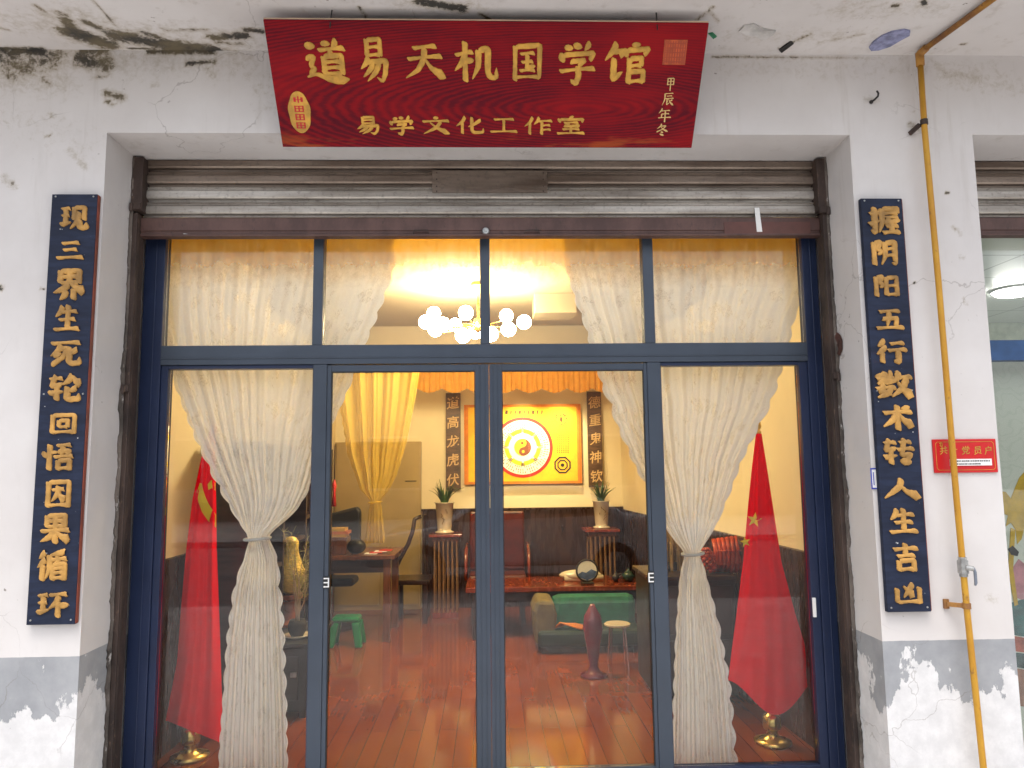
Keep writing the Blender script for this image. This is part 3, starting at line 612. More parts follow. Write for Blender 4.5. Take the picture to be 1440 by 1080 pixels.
def guide(s):
    x0, x1 = (XL+.004, -1.838) if s < 0 else (1.812, XR-.004)
    g = MB(); xi = x1 if s < 0 else x0; xo = x0 if s < 0 else x1
    N = 170; zz = np.linspace(0, ZS-.004, N)
    g.box(min(xi, xi+s*.026), .27, 0, max(xi, xi+s*.026), .36, 2.95); g.box(xi-s*.002, .285, 0, xi+s*.012, .30, 2.9)
    g.box(min(xi-s*.022, xo), .262, 2.96, max(xi-s*.022, xo), .365, ZS-.01)
    build(g, 'guide_rail', M_GUIDE, sh, bevel=.003)
    c = MB()
    for z in (2.98 if s < 0 else 2.96, 2.02 if s < 0 else 2.06):
        c.box(min(xo, xi-s*.02 if z > 2.5 else xi), .250, z-.018, max(xo, xi-s*.02 if z > 2.5 else xi), .27, z+.018)
        c.tube([(xi+s*.024, .248, z-.03), (xi+s*.024, .248, z+.012)], .009, 8)
    build_each(c, 'rail_clamp', M_GUIDE, sh, bevel=.002)
    m = MB(); rows = []
    for i, z in enumerate(zz):
        j = .008+.012*abs(math.sin(z*3.1+s)+.6*math.sin(z*11.3+1)+.5*math.sin(z*29+s))+.014*rng.random()**2; j *= .5 if z > 2.2 else 1
        rows.append([(xo-s*(-.003), .272-j*.9, z), (xo-s*.006, .268-j*.8, z), (xo-s*.012, .27-j*.3, z), (xi+s*.027, .268+.004*rng.random(), z), (xi+s*.027, .37, z)])
    m.grid(rows if s > 0 else [r[::-1] for r in rows]); build(m, 'mortar_edge', M_MORT, sh)
guide(-1); guide(1)
# broken hole in the right reveal where a bolt was
hx = MB(); hq = [(.22,2.27),(.255,2.29),(.285,2.25),(.29,2.20),(.275,2.165),(.235,2.16),(.205,2.19),(.20,2.235)]
n = len(hq); hx.add([(XR-.004, y, z) for y, z in hq]+[(XR-.012-.006*rng.random(), y*.8+.05, z*.8+.443) for y, z in hq]+[(XR-.006, .245, 2.215)], [(i, (i+1)%n, (i+1)%n+n, i+n) for i in range(n)]+[(i+n, (i+1)%n+n, 2*n) for i in range(n)])
build(hx, 'broken_plaster', rust_mat('broken_brick', (.035,.014,.010), (.10,.04,.03), (.30,.24,.2), .95, 0, .9), bld)

# ------------------------------------------------------------------ shopfront of navy aluminium and glass
YF = .42
sf = thing('shopfront', 'navy aluminium shopfront with four top panes and double glass doors', 'shopfront', (0, YF, 0))
D = .075
fr = MB(); ZT0, ZT1 = 2.160, 2.264
fr.box(-1.86, YF, 0, -1.752, YF+D, 2.96); fr.box(1.752, YF, 0, 1.835, YF+D, 2.96); fr.box(-1.80, YF-.006, 0, -1.792, YF-.0005, 2.9); fr.box(1.792, YF-.006, 0, 1.80, YF-.0005, 2.9)
build_each(fr, 'outer_jamb', M_FRAMEd, sf, bevel=.003)
fr = MB(); fr.box(-1.7515, YF-.004, ZT0, 1.7515, YF+D, ZT1); fr.box(-1.7515, YF+.004, 2.90, 1.7515, YF+D, 2.96)
fr.box(-1.7515, YF-.010, ZT0+.030, 1.7515, YF-.0045, ZT0+.036)
build(fr, 'transom_bar', M_FRAME, sf, bevel=.003)
for x0, x1 in ((-.952,-.898),(-.043,.010),(.857,.915)):
    build(MB().box(x0, YF, ZT1+.0005, x1, YF+D, 2.8995), 'mullion', M_FRAME, sf, bevel=.003)
fr = MB(); fr.box(-.942, YF, 0, -.868, YF+D, ZT0-.0005); build(fr, 'door_post', M_FRAME, sf, bevel=.003)
fr = MB(); fr.box(.863, YF, 0, .937, YF+D, ZT0-.0005); build(fr, 'door_post', M_FRAME, sf, bevel=.003)
for xs in (((-1.7515,-1.715),(-.9425,-.947)), ((1.7515,1.705),(.9375,.942))):
    fr = MB()
    for a, b in xs: fr.box(a, YF+.012, 0, b, YF+D, ZT0-.0005)
    x0, x1 = sorted((xs[0][1], xs[1][1])); fr.box(x0, YF+.012, ZT0-.02, x1, YF+D, ZT0-.0005); fr.box(x0, YF+.012, 0, x1, YF+D, .045)
    build(fr, 'side_frame', M_FRAMEd, sf, bevel=.002)
    sl_ = MB().box(x0+.0005, YF+.044, .0455, x1-.0005, YF+.050, ZT0-.0205); build(sl_, 'side_pane', M_GLASS, sf)
xs = [-1.7515,-.952,-.898,-.043,.010,.857,.915,1.7515]
for i in range(4):
    build(MB().box(xs[2*i]+.0005, YF+.034, ZT1+.0005, xs[2*i+1]-.0005, YF+.040, 2.8995), 'top_pane', M_GLASS, sf)
def door(x0, x1, sl0, sl1, yo, lx, mir=1):
    d = MB(); d.box(x0, YF+yo, .02, x0+sl0, YF+yo+.042, 2.155); d.box(x1-sl1, YF+yo, .02, x1, YF+yo+.042, 2.155)
    d.box(x0+sl0+.0003, YF+yo+.001, 2.120, x1-sl1-.0003, YF+yo+.042, 2.155); d.box(x0+sl0+.0003, YF+yo+.001, .02, x1-sl1-.0003, YF+yo+.042, .06)
    for gx in (.3, .66):
        xx = x0+sl0*gx if sl0 > sl1 else x1-sl1*gx
        d.box(xx-.002, YF+yo-.003, .022, xx+.002, YF+yo-.0005, 2.15)
    o = build(d, 'sliding_door', M_FRAME, sf, bevel=.002)
    build(MB().box(x0+sl0+.0005, YF+yo+.018, .0605, x1-sl1-.0005, YF+yo+.024, 2.1195), 'door_pane', M_GLASS, o)
    sg = MB(); g = .005
    sg.box(x0+sl0+.0005, YF+yo+.003, .0605, x0+sl0+g, YF+yo+.0175, 2.1195); sg.box(x1-sl1-g, YF+yo+.003, .0605, x1-sl1-.0005, YF+yo+.0175, 2.1195); sg.box(x0+sl0+g+.0005, YF+yo+.003, 2.114, x1-sl1-g-.0005, YF+yo+.0175, 2.1195)
    build(sg, 'glazing_seal', M_SEAL, o)
    lt = MB(); lt.box(lx-.017, YF+yo-.010, .982, lx+.017, YF+yo-.001, 1.042); lo = build(lt, 'latch', M_SEAL, o, bevel=.002)
    e = MB(); w = .014
    e.box(lx-mir*w, YF+yo-.0125, .988, lx-mir*(w-.006), YF+yo-.0105, 1.036)
    for z in (.988, 1.009, 1.030): e.box(lx-mir*(w-.0063), YF+yo-.0125, z, lx+mir*w, YF+yo-.0105, z+.006)
    build(e, 'latch_mark', M_PAPER, lo)
door(-.8675, .001, .022, .074, .006, -.852, -1); door(.0025, .8625, .068, .018, .006, .848)
cl_ = MB(); q = at(1141, 852, YF+.05); cl_.box(q.x-.012, YF+.002, q.z-.05, q.x+.006, YF+.0118, q.z+.05); build(cl_, 'cable_clip', M_PAPER, sf, bevel=.002)

# ------------------------------------------------------------------ lace curtains
def lin(pts, y): return float(np.interp(y, [p[1] for p in pts], [p[0] for p in pts]))
def curtain(label, L, R, tie, Y, top, bot, nf, mat, name, amp=.0115, rows=190, cols=220, scal=.020, tmat=None, group=None):
    zz = []; P = []; UV = []; s = 0; prev = None
    ys = np.linspace(top, bot, rows); w0 = abs(at(lin(R, top), top, Y).x-at(lin(L, top), top, Y).x)
    ph = rng.random(8)*6.28
    for j, py in enumerate(ys):
        xl, xr = lin(L, py), lin(R, py); a = at(xl, py, Y); b = at(xr, py, Y)
        if prev is not None: s += abs(a.z-prev)
        prev = a.z
        sv_ = s+.020*math.sin(4.1*s+ph[5])+.012*math.sin(11*s+ph[6]); sc = abs(math.sin(PI*sv_/.105))*(.75+.35*math.sin(2.7*s+ph[7])); k = min(1, abs(py-tie)/70)
        eL = scal*sc*k; eR = scal*abs(math.sin(PI*(sv_+.04)/.108))*(.78+.3*math.sin(3.3*s+ph[5]))*k
        w = b.x-a.x; A = min(amp, w*.09)*(0.55+.45*k)
        row = []
        for i in range(cols):
            u = i/(cols-1); uw = u+.022*math.sin(3*u*PI+ph[0]+.004*j)+.008*math.sin(9*u*PI+ph[1])
            f = math.sin(2*PI*nf*uw+ph[2])+.45*math.sin(2*PI*nf*2.3*uw+ph[3]+.006*j)+.3*math.sin(2*PI*nf*.37*uw+ph[4]+.008*j)
            dep = A*f*(.75+.25*math.sin(j*.02+u*5)) - (.06*(1-min(1,abs(py-tie)/60))*math.cos((u-.5)*PI))
            row.append((a.x+w*u-eL*max(0, 1-u/.06)**2+eR*max(0, 1-(1-u)/.06)**2, Y+dep, a.z+.004*math.sin(u*40))); UV.append((u*w0*1.5, s))
        P.append(row)
    t = thing(name, label, 'curtain', P[-1][cols//2], group)
    build(MB().grid(P), 'drape', mat, t, smooth=True, uv=UV)
    a = at(lin(L, tie)-1, tie, Y); b = at(lin(R, tie)+1, tie, Y); c = (a+b)/2; rx_ = (b.x-a.x)/2+.006
    tb = MB(); ring = [(c.x+rx_*math.cos(q), Y+.062*math.sin(q)-.02, c.z+.004*math.cos(q)) for q in np.linspace(0, 2*PI, 28)]
    tb.tube(ring, .008, 8); build(tb, 'tieback', tmat or mat, t, smooth=True, uv=[(0,0)]*len(tb.v))
    return t
M_TIE = fabric('white_tie_cord', (.62,.58,.52), .1)
curtain('white lace curtain tied at the waist behind the left side pane, beside the sickle flag',
    [(196,300),(210,440),(222,490),(242,530),(266,591),(279,623),(300,666),(325,715),(338,738),(347,751),(350,762),(342,790),(331,825),(320,900),(316,956),(310,1040),(306,1130)],
    [(556,330),(551,380),(537,420),(526,450),(511,485),(500,515),(490,545),(478,572),(467,595),(455,625),(444,655),(434,685),(420,713),(402,733),(384,747),(378,755),(380,764),(388,785),(390,830),(394,880),(400,1000),(404,1130)],
    757, .585, 318, 1120, 13, M_LACE, 'lace_curtain', tmat=M_TIE, group='white lace curtains')
curtain('white lace curtain tied at the waist behind the right side pane, beside the starred flag',
    [(786,320),(791,350),(800,385),(812,425),(824,455),(833,485),(841,510),(850,545),(862,570),(871,600),(882,622),(893,650),(906,675),(918,700),(932,735),(948,760),(960,774),(962,782),(956,810),(950,900),(945,1080),(943,1130)],
    [(1150,320),(1138,400),(1116,445),(1106,485),(1096,520),(1089,545),(1078,575),(1060,610),(1041,648),(1026,690),(1009,735),(992,765),(985,775),(984,782),(990,800),(1010,885),(1023,960),(1033,1080),(1037,1130)],
    778, .585, 318, 1120, 13, M_LACE, 'lace_curtain', tmat=M_TIE, group='white lace curtains')
# short amber valance behind the top panes
def gathered(name, label, px0, px1, py0, py1, Y, n, mat, amp, wav=.012, cat='valance', nw=9, cols=260):
    P = []; UV = []
    for j in range(16):
        v = j/15; row = []
        for i in range(cols):
            u = i/(cols-1); a = at(px0+(px1-px0)*u, py0, Y); b = at(px0+(px1-px0)*u, py1, Y)
            z = a.z+(b.z-a.z)*v - wav*v*abs(math.sin(PI*nw*u))
            row.append((a.x, Y+amp*(.3+.7*v)*(math.sin(2*PI*n*u)+.5*math.sin(2*PI*n*1.7*u+1)), z)); UV.append((u*3, v*.2))
        P.append(row)
    o = build(MB().grid(P), name, mat, None, smooth=True, uv=UV, base=True); return tag(o, label, cat)
gathered('sheer_valance', 'short amber sheer valance hanging along the top of the glass, before both lace curtains', 208, 1146, 318, 402, .535, 90, M_PELM, .007)
gathered('gathered_valance', 'deep orange gathered valance hanging before the back wall, above the yellow scroll', 586, 902, 508, 546, 4.50, 43, M_VAL, .016, .05)

# ------------------------------------------------------------------ flags
def flag(label, L, R, Y, sag, nf, pole_top, pole_bot, fin, shapes, basepos, polemat, bandz):
    t = thing('draped_flag', label, 'flag', basepos, 'draped indoor flags')
    ph = rng.random(4)*6
    def ev(u, v):
        n = len(L)-1; k = min(int(v*n), n-1); f = v*n-k
        a = np.array(L[k])*(1-f)+np.array(L[k+1])*f; b = np.array(R[k])*(1-f)+np.array(R[k+1])*f
        p = a*(1-u)+b*u; p[1] += sag*v**6*math.sin(PI*min(1, u*.75+.05))**2
        A = .008+.022*v
        y = Y + A*(math.sin(2*PI*nf*u+ph[0])+.5*math.sin(2*PI*nf*1.9*u+ph[1])) - .05*math.sin(PI*u)*v + A*.30*math.sin(2*PI*(4.3*u+1.2*v)+ph[2]) + .004*math.sin(2*PI*(2.0*v*4+1.5*u)+ph[3])*v
        return p, y
    P = [[at(*ev(i/79, j/99)[0], ev(i/79, j/99)[1]) for i in range(80)] for j in range(100)]
    build(MB().grid(P), 'flag_cloth', M_FLAG, t, smooth=True)
    def onflag(px, py):
        best = min(((ev(u, v), u, v) for v in np.linspace(0, 1, 60) for u in np.linspace(0, 1, 40)), key=lambda e: (e[0][0][0]-px)**2+(e[0][0][1]-py)**2)
        return at(px, py, best[0][1]-.009)
    for sh_ in shapes:
        mb = MB(); c = onflag(*np.mean(sh_, axis=0)); pts = [onflag(*p) for p in sh_]; n = len(pts)
        if len(sh_) == 10: mb.add(pts+[c], [(i, n, (i+1)%n) for i in range(n)])
        else:
            h = n//2; mb.add(pts, [(i, i+1, n-2-i, n-1-i) for i in range(h-1)])
        build(mb, 'emblem', M_YEL, t)
    b = Vector(basepos); tp = pole_top
    build(MB().tube([(b.x, b.y, .06), tp], .010, 10), 'pole', polemat, t, smooth=True)
    bs = MB().lathe([(.10,.004),(.105,.02),(.07,.03),(.035,.045),(.028,.075),(.048,.085),(.052,.10),(.048,.155),(.030,.165),(.018,.18),(.016,.30),(.013,.31)], (b.x, b.y, 0), 20); build(bs, 'base', M_BRASS, t, smooth=True)
    if fin: build(MB().lathe([(.004,0),(.014,.01),(.016,.02),(.006,.03),(.018,.05),(.014,.075),(.002,.10)], tp, 12), 'finial', M_BRASS, t, smooth=True)
    return t
def star(cx, cy, r, rot=0): return [(cx+(r if k % 2 == 0 else r*.4)*math.sin(PI*k/5+rot), cy-(r if k % 2 == 0 else r*.4)*math.cos(PI*k/5+rot)) for k in range(10)]
arc_o = [(277,672),(277,684),(280,698),(286,712),(294,724),(305,734)]; arc_i = [(306,741),(306,739)]
sick = [(281,679),(277,692),(279,706),(284,720),(293,733),(304,742),(304,724),(298,716),(293,708),(289,699),(286,690),(284,680)]
ham = [(292,681),(297,675),(303,679),(303,690),(298,686),(293,689)]
bl = (at(267, 1066, .84).x, .84, .004)
flag('red flag with a yellow hammer and sickle draped behind the left lace curtain', [(297,596),(284,640),(271,700),(262,770),(255,850),(249,930),(233,1013)], [(304,596),(303,650),(304,700),(305,770),(308,850),(311,940),(314,1046)],
     .80, 0, 1.6, at(299, 588, .85), None, False, [sick, ham], bl, M_BRASS, 0)
br_ = (at(1087, 1050, .86).x, .86, .004)
flag('plain red flag with two yellow stars showing, draped right of the right lace curtain', [(1063,610),(1057,660),(1051,720),(1045,790),(1036,860),(1030,905),(1024,955)], [(1071,610),(1079,660),(1089,725),(1099,790),(1118,860),(1132,900),(1142,935)],
     .80, 62, 1.4, at(1067, 612, .84), None, True, [star(1061, 731, 11, .15), star(1048, 762, 8, -.2)], br_, M_CHROME, 0)

# ------------------------------------------------------------------ chandelier
M_GLOBE = glow('lit_glass_globe', (1.0, .79, .44), 72.0)
cc = Vector((-.085, 2.62, 2.80))
ch = thing('chandelier', 'brass chandelier with a ring of lit white glass globes hanging near the ceiling', 'chandelier', cc)
cb = MB(); cb.lathe([(.01,.36),(.06,.355),(.06,.33),(.012,.32),(.010,.06),(.035,.05),(.05,.0),(.035,-.05),(.006,-.07)], cc, 20)
build(cb, 'stem', M_BRASS, ch, smooth=True)
gl = [(599,453,-.05),(610,441,.2),(612,463,-.25),(623,456,.1),(640,457,.3),(655,440,-.2),(651,472,-.35),(669,467,.25),(690,470,-.3),(712,444,.25),(715,463,-.2),(737,453,.0)]
for px, py, dy in gl:
    q = at(px, py, cc.y+dy); ar = MB(); mid = (cc+q)/2+Vector((0,0,-.05)); ar.tube([cc, (cc*.6+q*.4)+Vector((0,0,-.03)), (cc*.2+q*.8)+Vector((0,0,-.035)), q], .006, 6)
    ao = build(ar, 'arm', M_BRASS, ch, smooth=True); build(MB().ball(q, .060, 12), 'globe', M_GLOBE, ao, smooth=True)

# ------------------------------------------------------------------ picture scroll, spotlights and plaques on the back wall
YB = 5.16
def quad(px0, py0, px1, py1, Y): a = at(px0, py0, Y); b = at(px1, py1, Y); return min(a.x,b.x), min(a.z,b.z), max(a.x,b.x), max(a.z,b.z)
x0, z0, x1, z1 = quad(653, 570, 818, 679, YB); w_, h_ = x1-x0, z1-z0
sc = thing('wall_scroll', 'yellow cloth scroll with a round diagram, orange border, lit on the back wall', 'scroll', ((x0+x1)/2, YB, z0))
build(MB().box(x0, YB-.006, z0, x1, YB+.006, z1), 'scroll_cloth', pm('yellow_silk', (.78,.44,.015), .7, 0, .12, 6), sc)
bd = MB(); e = .045
bd.box(x0-.004, YB-.010, z0-.004, x0+e, YB-.0065, z1+.004); bd.box(x1-e, YB-.010, z0-.004, x1+.004, YB-.0065, z1+.004); bd.box(x0+e+.0005, YB-.010, z1-e*.6, x1-e-.0005, YB-.0065, z1+.004); bd.box(x0+e+.0005, YB-.010, z0-.004, x1-e-.0005, YB-.0065, z0+e*.6)
for xx in (x0+.016, x1-.016): bd.box(xx-.002, YB-.012, z0, xx+.002, YB-.0102, z1, 1)
build(bd, 'border', [M_ORANGE, pm('dark_orange_line', (.42,.08,.01), .8)], sc)
cq = at(735, 629, YB); R_ = .355
def disc(cx, cz, r0, r1, y, n=56, a0=0, a1=2*PI):
    mb = MB(); ts = np.linspace(a0, a1, n+1); y1 = y+.002
    mb.grid([[(cx+r*math.cos(t), y, cz+r*math.sin(t)) for t in ts] for r in (r0, r1)]); return mb
build(disc(cq.x, cq.z, .318, R_, YB-.0080), 'red_ring', M_RED, sc); build(disc(cq.x, cq.z, .001, .318, YB-.0076), 'round_chart', pm('cream_chart', (.80,.76,.62), .7, 0, .03), sc)
yl = MB()
for k in range(8):
    t = PI*k/4+PI/8; d = disc(cq.x, cq.z, .165, .215, YB-.0088, 8, t-.33, t+.33); yl.add(d.v, d.f)
build(yl, 'yellow_band', pm('lemon_band', (.78,.62,.02), .7), sc)
tk = MB()
for k in range(64):
    t = 2*PI*k/64
    for r, l in ((.305, .022), (.275, .024), (.240, .018)):
        if (k*7+int(r*100)) % 5: 
            c, s_ = math.cos(t), math.sin(t); a = (cq.x+c*r, YB-.0098, cq.z+s_*r); b = (cq.x+c*(r-l), YB-.0098, cq.z+s_*(r-l)); tk.flat(a, b, .009)
for k in range(8):
    t = PI*k/4; c, s_ = math.cos(t), math.sin(t)
    for r in (.215, .20, .185): 
        m_ = Vector((cq.x+c*r, YB-.0098, cq.z+s_*r)); tn = Vector((-s_, 0, c))*.022; tk.flat(m_-tn, m_+tn, .008)
build(tk, 'chart_mark', pm('brown_print', (.10,.05,.02), .8), sc)
# taiji emblem in the middle
def half(sgn, r, y):
    mb = MB(); pts = []
    ts = np.linspace(PI/2+.1, PI/2+.1+PI, 30)
    base = [(r*math.cos(t), r*math.sin(t)) for t in ts] if sgn > 0 else [(-r*math.cos(t), -r*math.sin(t)) for t in ts]
    d = math.atan2(base[-1][1], base[-1][0])
    c2 = (base[-1][0]/2, base[-1][1]/2); c1 = (base[0][0]/2, base[0][1]/2)
    a = [(c2[0]+r/2*math.cos(t), c2[1]+r/2*math.sin(t)) for t in np.linspace(d, d-PI, 16)]
    b = [(c1[0]+r/2*math.cos(t), c1[1]+r/2*math.sin(t)) for t in np.linspace(d, d+PI, 16)]
    poly = base+a[1:]+b[1:-1]
    mb.prism([(cq.x+p[0], cq.z+p[1]) for p in poly], y, y+.001); return mb, c1, c2
h1, c1, c2 = half(1, .100, YB-.0100)
build(disc(cq.x, cq.z, .0005, .100, YB-.0094), 'taiji_disc', pm('taiji_brown', (.16,.045,.02), .7), sc)
build(h1, 'taiji_half', pm('taiji_gold', (.62,.40,.03), .7), sc)
dd = MB(); d = disc(cq.x+c1[0], cq.z+c1[1], .0005, .016, YB-.0108, 14); dd.add(d.v, d.f, 0); d = disc(cq.x+c2[0], cq.z+c2[1], .0005, .016, YB-.0108, 14); dd.add(d.v, d.f, 1)
build_each(dd, 'taiji_dot', [MATS['taiji_brown'], MATS['taiji_gold']], sc)
oq = at(791, 654, YB); og = MB()
for r0, r1 in ((.085,.105),(.050,.066),(.0,.022)):
    d = disc(oq.x, oq.z, max(r0,.0005), r1, YB-.0082, 8, PI/8, 2*PI+PI/8); og.add(d.v, d.f)
build(og, 'octagon_emblem', M_INK, sc)
pr = MB()
for k in range(26):
    t = rng.random()*2*PI; r = .05+.05*rng.random(); p = at(789, 591, YB); pr.ball((p.x+r*math.cos(t), YB-.008, p.z+r*math.sin(t)), .008, 4, (1,.2,1))
p = at(789, 590, YB); pr.ball((p.x, YB-.008, p.z), .024, 8, (.7,.1,1.3))
for k in range(9):
    p = at(712+k*6.2, 580, YB); pr.flat((p.x, YB-.008, p.z-.020), (p.x+.006, YB-.008, p.z+.022), .016 if k % 3 else .030)
for k in range(6):
    for i in range(9): p = at(784+k*3, 612+i*3, YB); pr.box(p.x-.006, YB-.0085, p.z-.009, p.x+.003, YB-.0065, p.z+.006)
build(pr, 'printed_mark', MATS['brown_print'], sc)

def text_mesh(body, size):
    c = bpy.data.curves.new('lettering', 'FONT'); c.body = body; c.size = size; c.align_x = 'CENTER'; c.align_y = 'CENTER'; c.offset = size*.012
    o = bpy.data.objects.new('lettering', c); COL.objects.link(o); dg = bpy.context.evaluated_depsgraph_get(); me = o.evaluated_get(dg).to_mesh()
    v = [tuple(p.co) for p in me.vertices]; f = [tuple(q.vertices) for q in me.polygons]
    bpy.data.objects.remove(o); bpy.data.curves.remove(c); return v, f
def text_on(mb, body, x, y, z, size, shear=.12, mi=0):
    v, f = text_mesh(body, size); mb.add([(x+p[0]+shear*p[1]*.3, y, z+p[1]+shear*p[0]) for p in v], f, mi); return mb
def plaque(label, a, b, chars, cy):
    x0, z0, x1, z1 = quad(*a, *b, 5.155); t = thing('wall_plaque', label, 'plaque', ((x0+x1)/2, 5.155, z0), 'narrow plaques beside the scroll')
    build(MB().box(x0, 5.14, z0, x1, 5.17, z1), 'board', pm('brown_plaque', (.085,.042,.022), .5, 0, .4, 6, stretch=(1,1,5)), t, bevel=.002)
    mb = MB()
    for c, (px, py) in zip(chars, cy): q = at(px, py, 5.138); text_on(mb, c, q.x, 5.1385, q.z, .150)
    build(mb, 'lettering', pm('faded_gold', (.55,.36,.16), .6), t)
plaque('narrow brown plaque with gold characters hung left of the yellow scroll', (627,553), (648,688), '道高龙虎伏', [(637,568),(637,595),(637,622),(637,648),(637,676)])
plaque('narrow brown plaque with gold characters hung right of the yellow scroll', (825,551), (848,685), '德重鬼神钦', [(836,567),(837,592),(838,618),(838,644),(839,671)])
for i, (px, py) in enumerate(((735,539),(793,540))):
    q = at(px, py, 4.72); t = thing('spotlight', ['small black spotlight hanging over the middle of the yellow scroll', 'small black spotlight hanging over the right end of the yellow scroll'][i], 'spotlight', q, 'spotlights over the scroll')
    tgt = Vector((cq.x if i == 0 else cq.x+.42, YB, cq.z-.10)); d = (tgt-q).normalized()
    build(MB().tube([q-d*.05, q+d*.05], [.022, .030], 14), 'lamp_head', M_INK, t, smooth=False); build(MB().tube([q-d*.03, q+Vector((0,-.01,.14))], .006, 8), 'stem', M_INK, t)
    ld = bpy.data.lights.new('spot', 'SPOT'); ld.energy = [46, 34][i]; ld.color = (1, .80, .46); ld.spot_size = math.radians(95); ld.spot_blend = .9; ld.shadow_soft_size = .03
    lo = bpy.data.objects.new('spot', ld); COL.objects.link(lo); lo.parent = t; lo.location = d*.06; lo.rotation_euler = (-d).to_track_quat('Z', 'Y').to_euler()

# ------------------------------------------------------------------ furniture in the room
def slat_stand(label, px0, px1, pyt, Y):
    a = at(px0, pyt, Y); b = at(px1, pyt, Y); t = thing('plant_stand', label, 'plant stand', ((a.x+b.x)/2, Y, .004), 'slatted plant stands'); zt = a.z; h = (b.x-a.x)/2; cx = (a.x+b.x)/2
    build(MB().box(cx-h, Y-h, zt-.03, cx+h, Y+h, zt), 'top', M_RDWOOD, t, bevel=.004)
    build(MB().box(cx-h*.8, Y-h*.8, zt-.075, cx+h*.8, Y+h*.8, zt-.0305), 'apron', M_BROWN, t)
    m = MB()
    for i in range(6):
        x = cx-h*.68+h*1.36*i/5; m.box(x-.008, Y-h*.75, .06, x+.008, Y-h*.75+.016, zt-.0755); m.box(x-.008, Y+h*.7, .06, x+.008, Y+h*.7+.016, zt-.0755)
    build_each(m, 'slat', pm('pale_brown_slat', (.22,.12,.06), .4), t); build(MB().box(cx-h*.8, Y-h*.8, .004, cx+h*.8, Y+h*.8, .06), 'base', M_RDWOOD, t, bevel=.003)
    return Vector((cx, Y, zt))
def potted(label, base, h, seed, name='potted_plant'):
    t = thing(name, label, 'potted plant', base+Vector((0,0,.001)), 'potted plants on the slatted stands'); r = h*.30; rr = random.Random(seed)
    build(MB().lathe([(r*1.0,.001),(r*1.05,h*.05),(r*.72,h*.09),(r*.78,h*.14),(r*1.0,h*.97),(r*1.12,h*.975),(r*1.12,h),(r*.95,h),(r*.9,h*.93)], t.location, 24), 'pot', M_CER, t, smooth=True)
    mk = MB()
    for k in range(7):
        x = rr.uniform(-.35,.35)*r; z = h*(.30+.07*k); a = Vector((base.x+x, base.y-r*.93-.006, base.z+z)); mk.bar(a, a+Vector((rr.uniform(-.3,.3)*r, -.004, h*.07)), .006, .006)
    build(mk, 'painted_mark', pm('brown_glaze', (.16,.08,.03), .4), t)
    lf = MB()
    for k in range(46):
        an = rr.uniform(0, 2*PI); l = rr.uniform(.5, 1.05)*h*.95; lean = rr.uniform(.15, .95); w = .013
        p0 = base+Vector((math.cos(an)*r*.3, math.sin(an)*r*.3, h*.93)); pts = []
        for i in range(6):
            s_ = i/5; pts.append(p0+Vector((math.cos(an)*lean*l*s_**1.4*.7, math.sin(an)*lean*l*s_**1.4*.7, l*(s_-.45*lean*s_*s_))))
        sd_ = Vector((-math.sin(an), math.cos(an), 0)); vs = []
        for i, p in enumerate(pts): ww = w*(1-.9*(i/5)**1.5); vs += [p-sd_*ww, p+sd_*ww+Vector((0,0,.003))]
        lf.add(vs, [(2*i, 2*i+1, 2*i+3, 2*i+2) for i in range(5)])
    build(lf, 'leaves', M_LEAF, t)
sa = slat_stand('slatted wooden plant stand beneath the left plaque, holding a potted plant', 605, 650, 750, 4.72)
potted('white pot of spiky green leaves on the stand below the left plaque', Vector((at(625,748,4.72).x, 4.72, sa.z)), .335, 3)
sb_ = slat_stand('slatted wooden plant stand beneath the right plaque, holding a cream potted plant', 820, 868, 743, 4.72)
potted('cream pot of drooping leaves on the stand below the right plaque', Vector((at(846,742,4.72).x, 4.72, sb_.z)), .30, 5)

# long tea table with things on it
ta = at(655, 826, 3.55); tb_ = at(930, 826, 3.55); TZ = ta.z; tt = thing('tea_table', 'long red lacquered tea table behind the green chair', 'table', ((ta.x+tb_.x)/2, 3.8, .004))
build(MB().box(ta.x, 3.50, TZ-.045, tb_.x, 4.15, TZ), 'tabletop', M_RDWOOD, tt, bevel=.006)
build(MB().box(ta.x+.08, 3.56, TZ-.13, tb_.x-.08, 3.59, TZ-.0455), 'apron', M_DKWOOD, tt)
for x in (ta.x+.06, tb_.x-.12):
    for y in (3.54, 4.04): build(MB().box(x, y, .004, x+.07, y+.07, TZ-.0455), 'leg', M_DKWOOD, tt, bevel=.004)
def single(mb, name, mat, label, cat, smooth=False, bevel=0, group=None):
    return tag(build(mb, name, mat, None, smooth=smooth, bevel=bevel, base=True), label, cat, group)
q = at(826, 822, 3.62); so = thing('sand_picture', 'round blue and white sand picture in a black ring on the tea table', 'ornament', (q.x, 3.62, TZ+.002)); rc = Vector((q.x, 3.62, TZ+.128))
ring = [(rc.x+.10*math.cos(t), rc.y, rc.z+.10*math.sin(t)) for t in np.linspace(0, 2*PI, 33)]
build(MB().tube(ring, .010, 8), 'ring_frame', M_INK, so, smooth=True); d = disc(rc.x, rc.z, .0005, .098, rc.y-.004); build(d, 'picture_face', pm('pale_sand', (.66,.64,.55), .3, 0, .1), so)
sd_ = MB(); sd_.prism([(rc.x-.09,rc.z-.035),(rc.x-.05,rc.z-.01),(rc.x-.01,rc.z-.02),(rc.x+.04,rc.z+.012),(rc.x+.092,rc.z-.01),(rc.x+.07,rc.z-.062),(rc.x,rc.z-.092),(rc.x-.07,rc.z-.062)], rc.y-.008, rc.y-.0045)
build(sd_, 'sand_drift', pm('blue_sand', (.06,.10,.20), .7, 0, .4, 20), so); build(MB().box(rc.x-.06, rc.y-.03, TZ+.002, rc.x+.06, rc.y+.03, TZ+.020), 'foot', M_INK, so, bevel=.003)
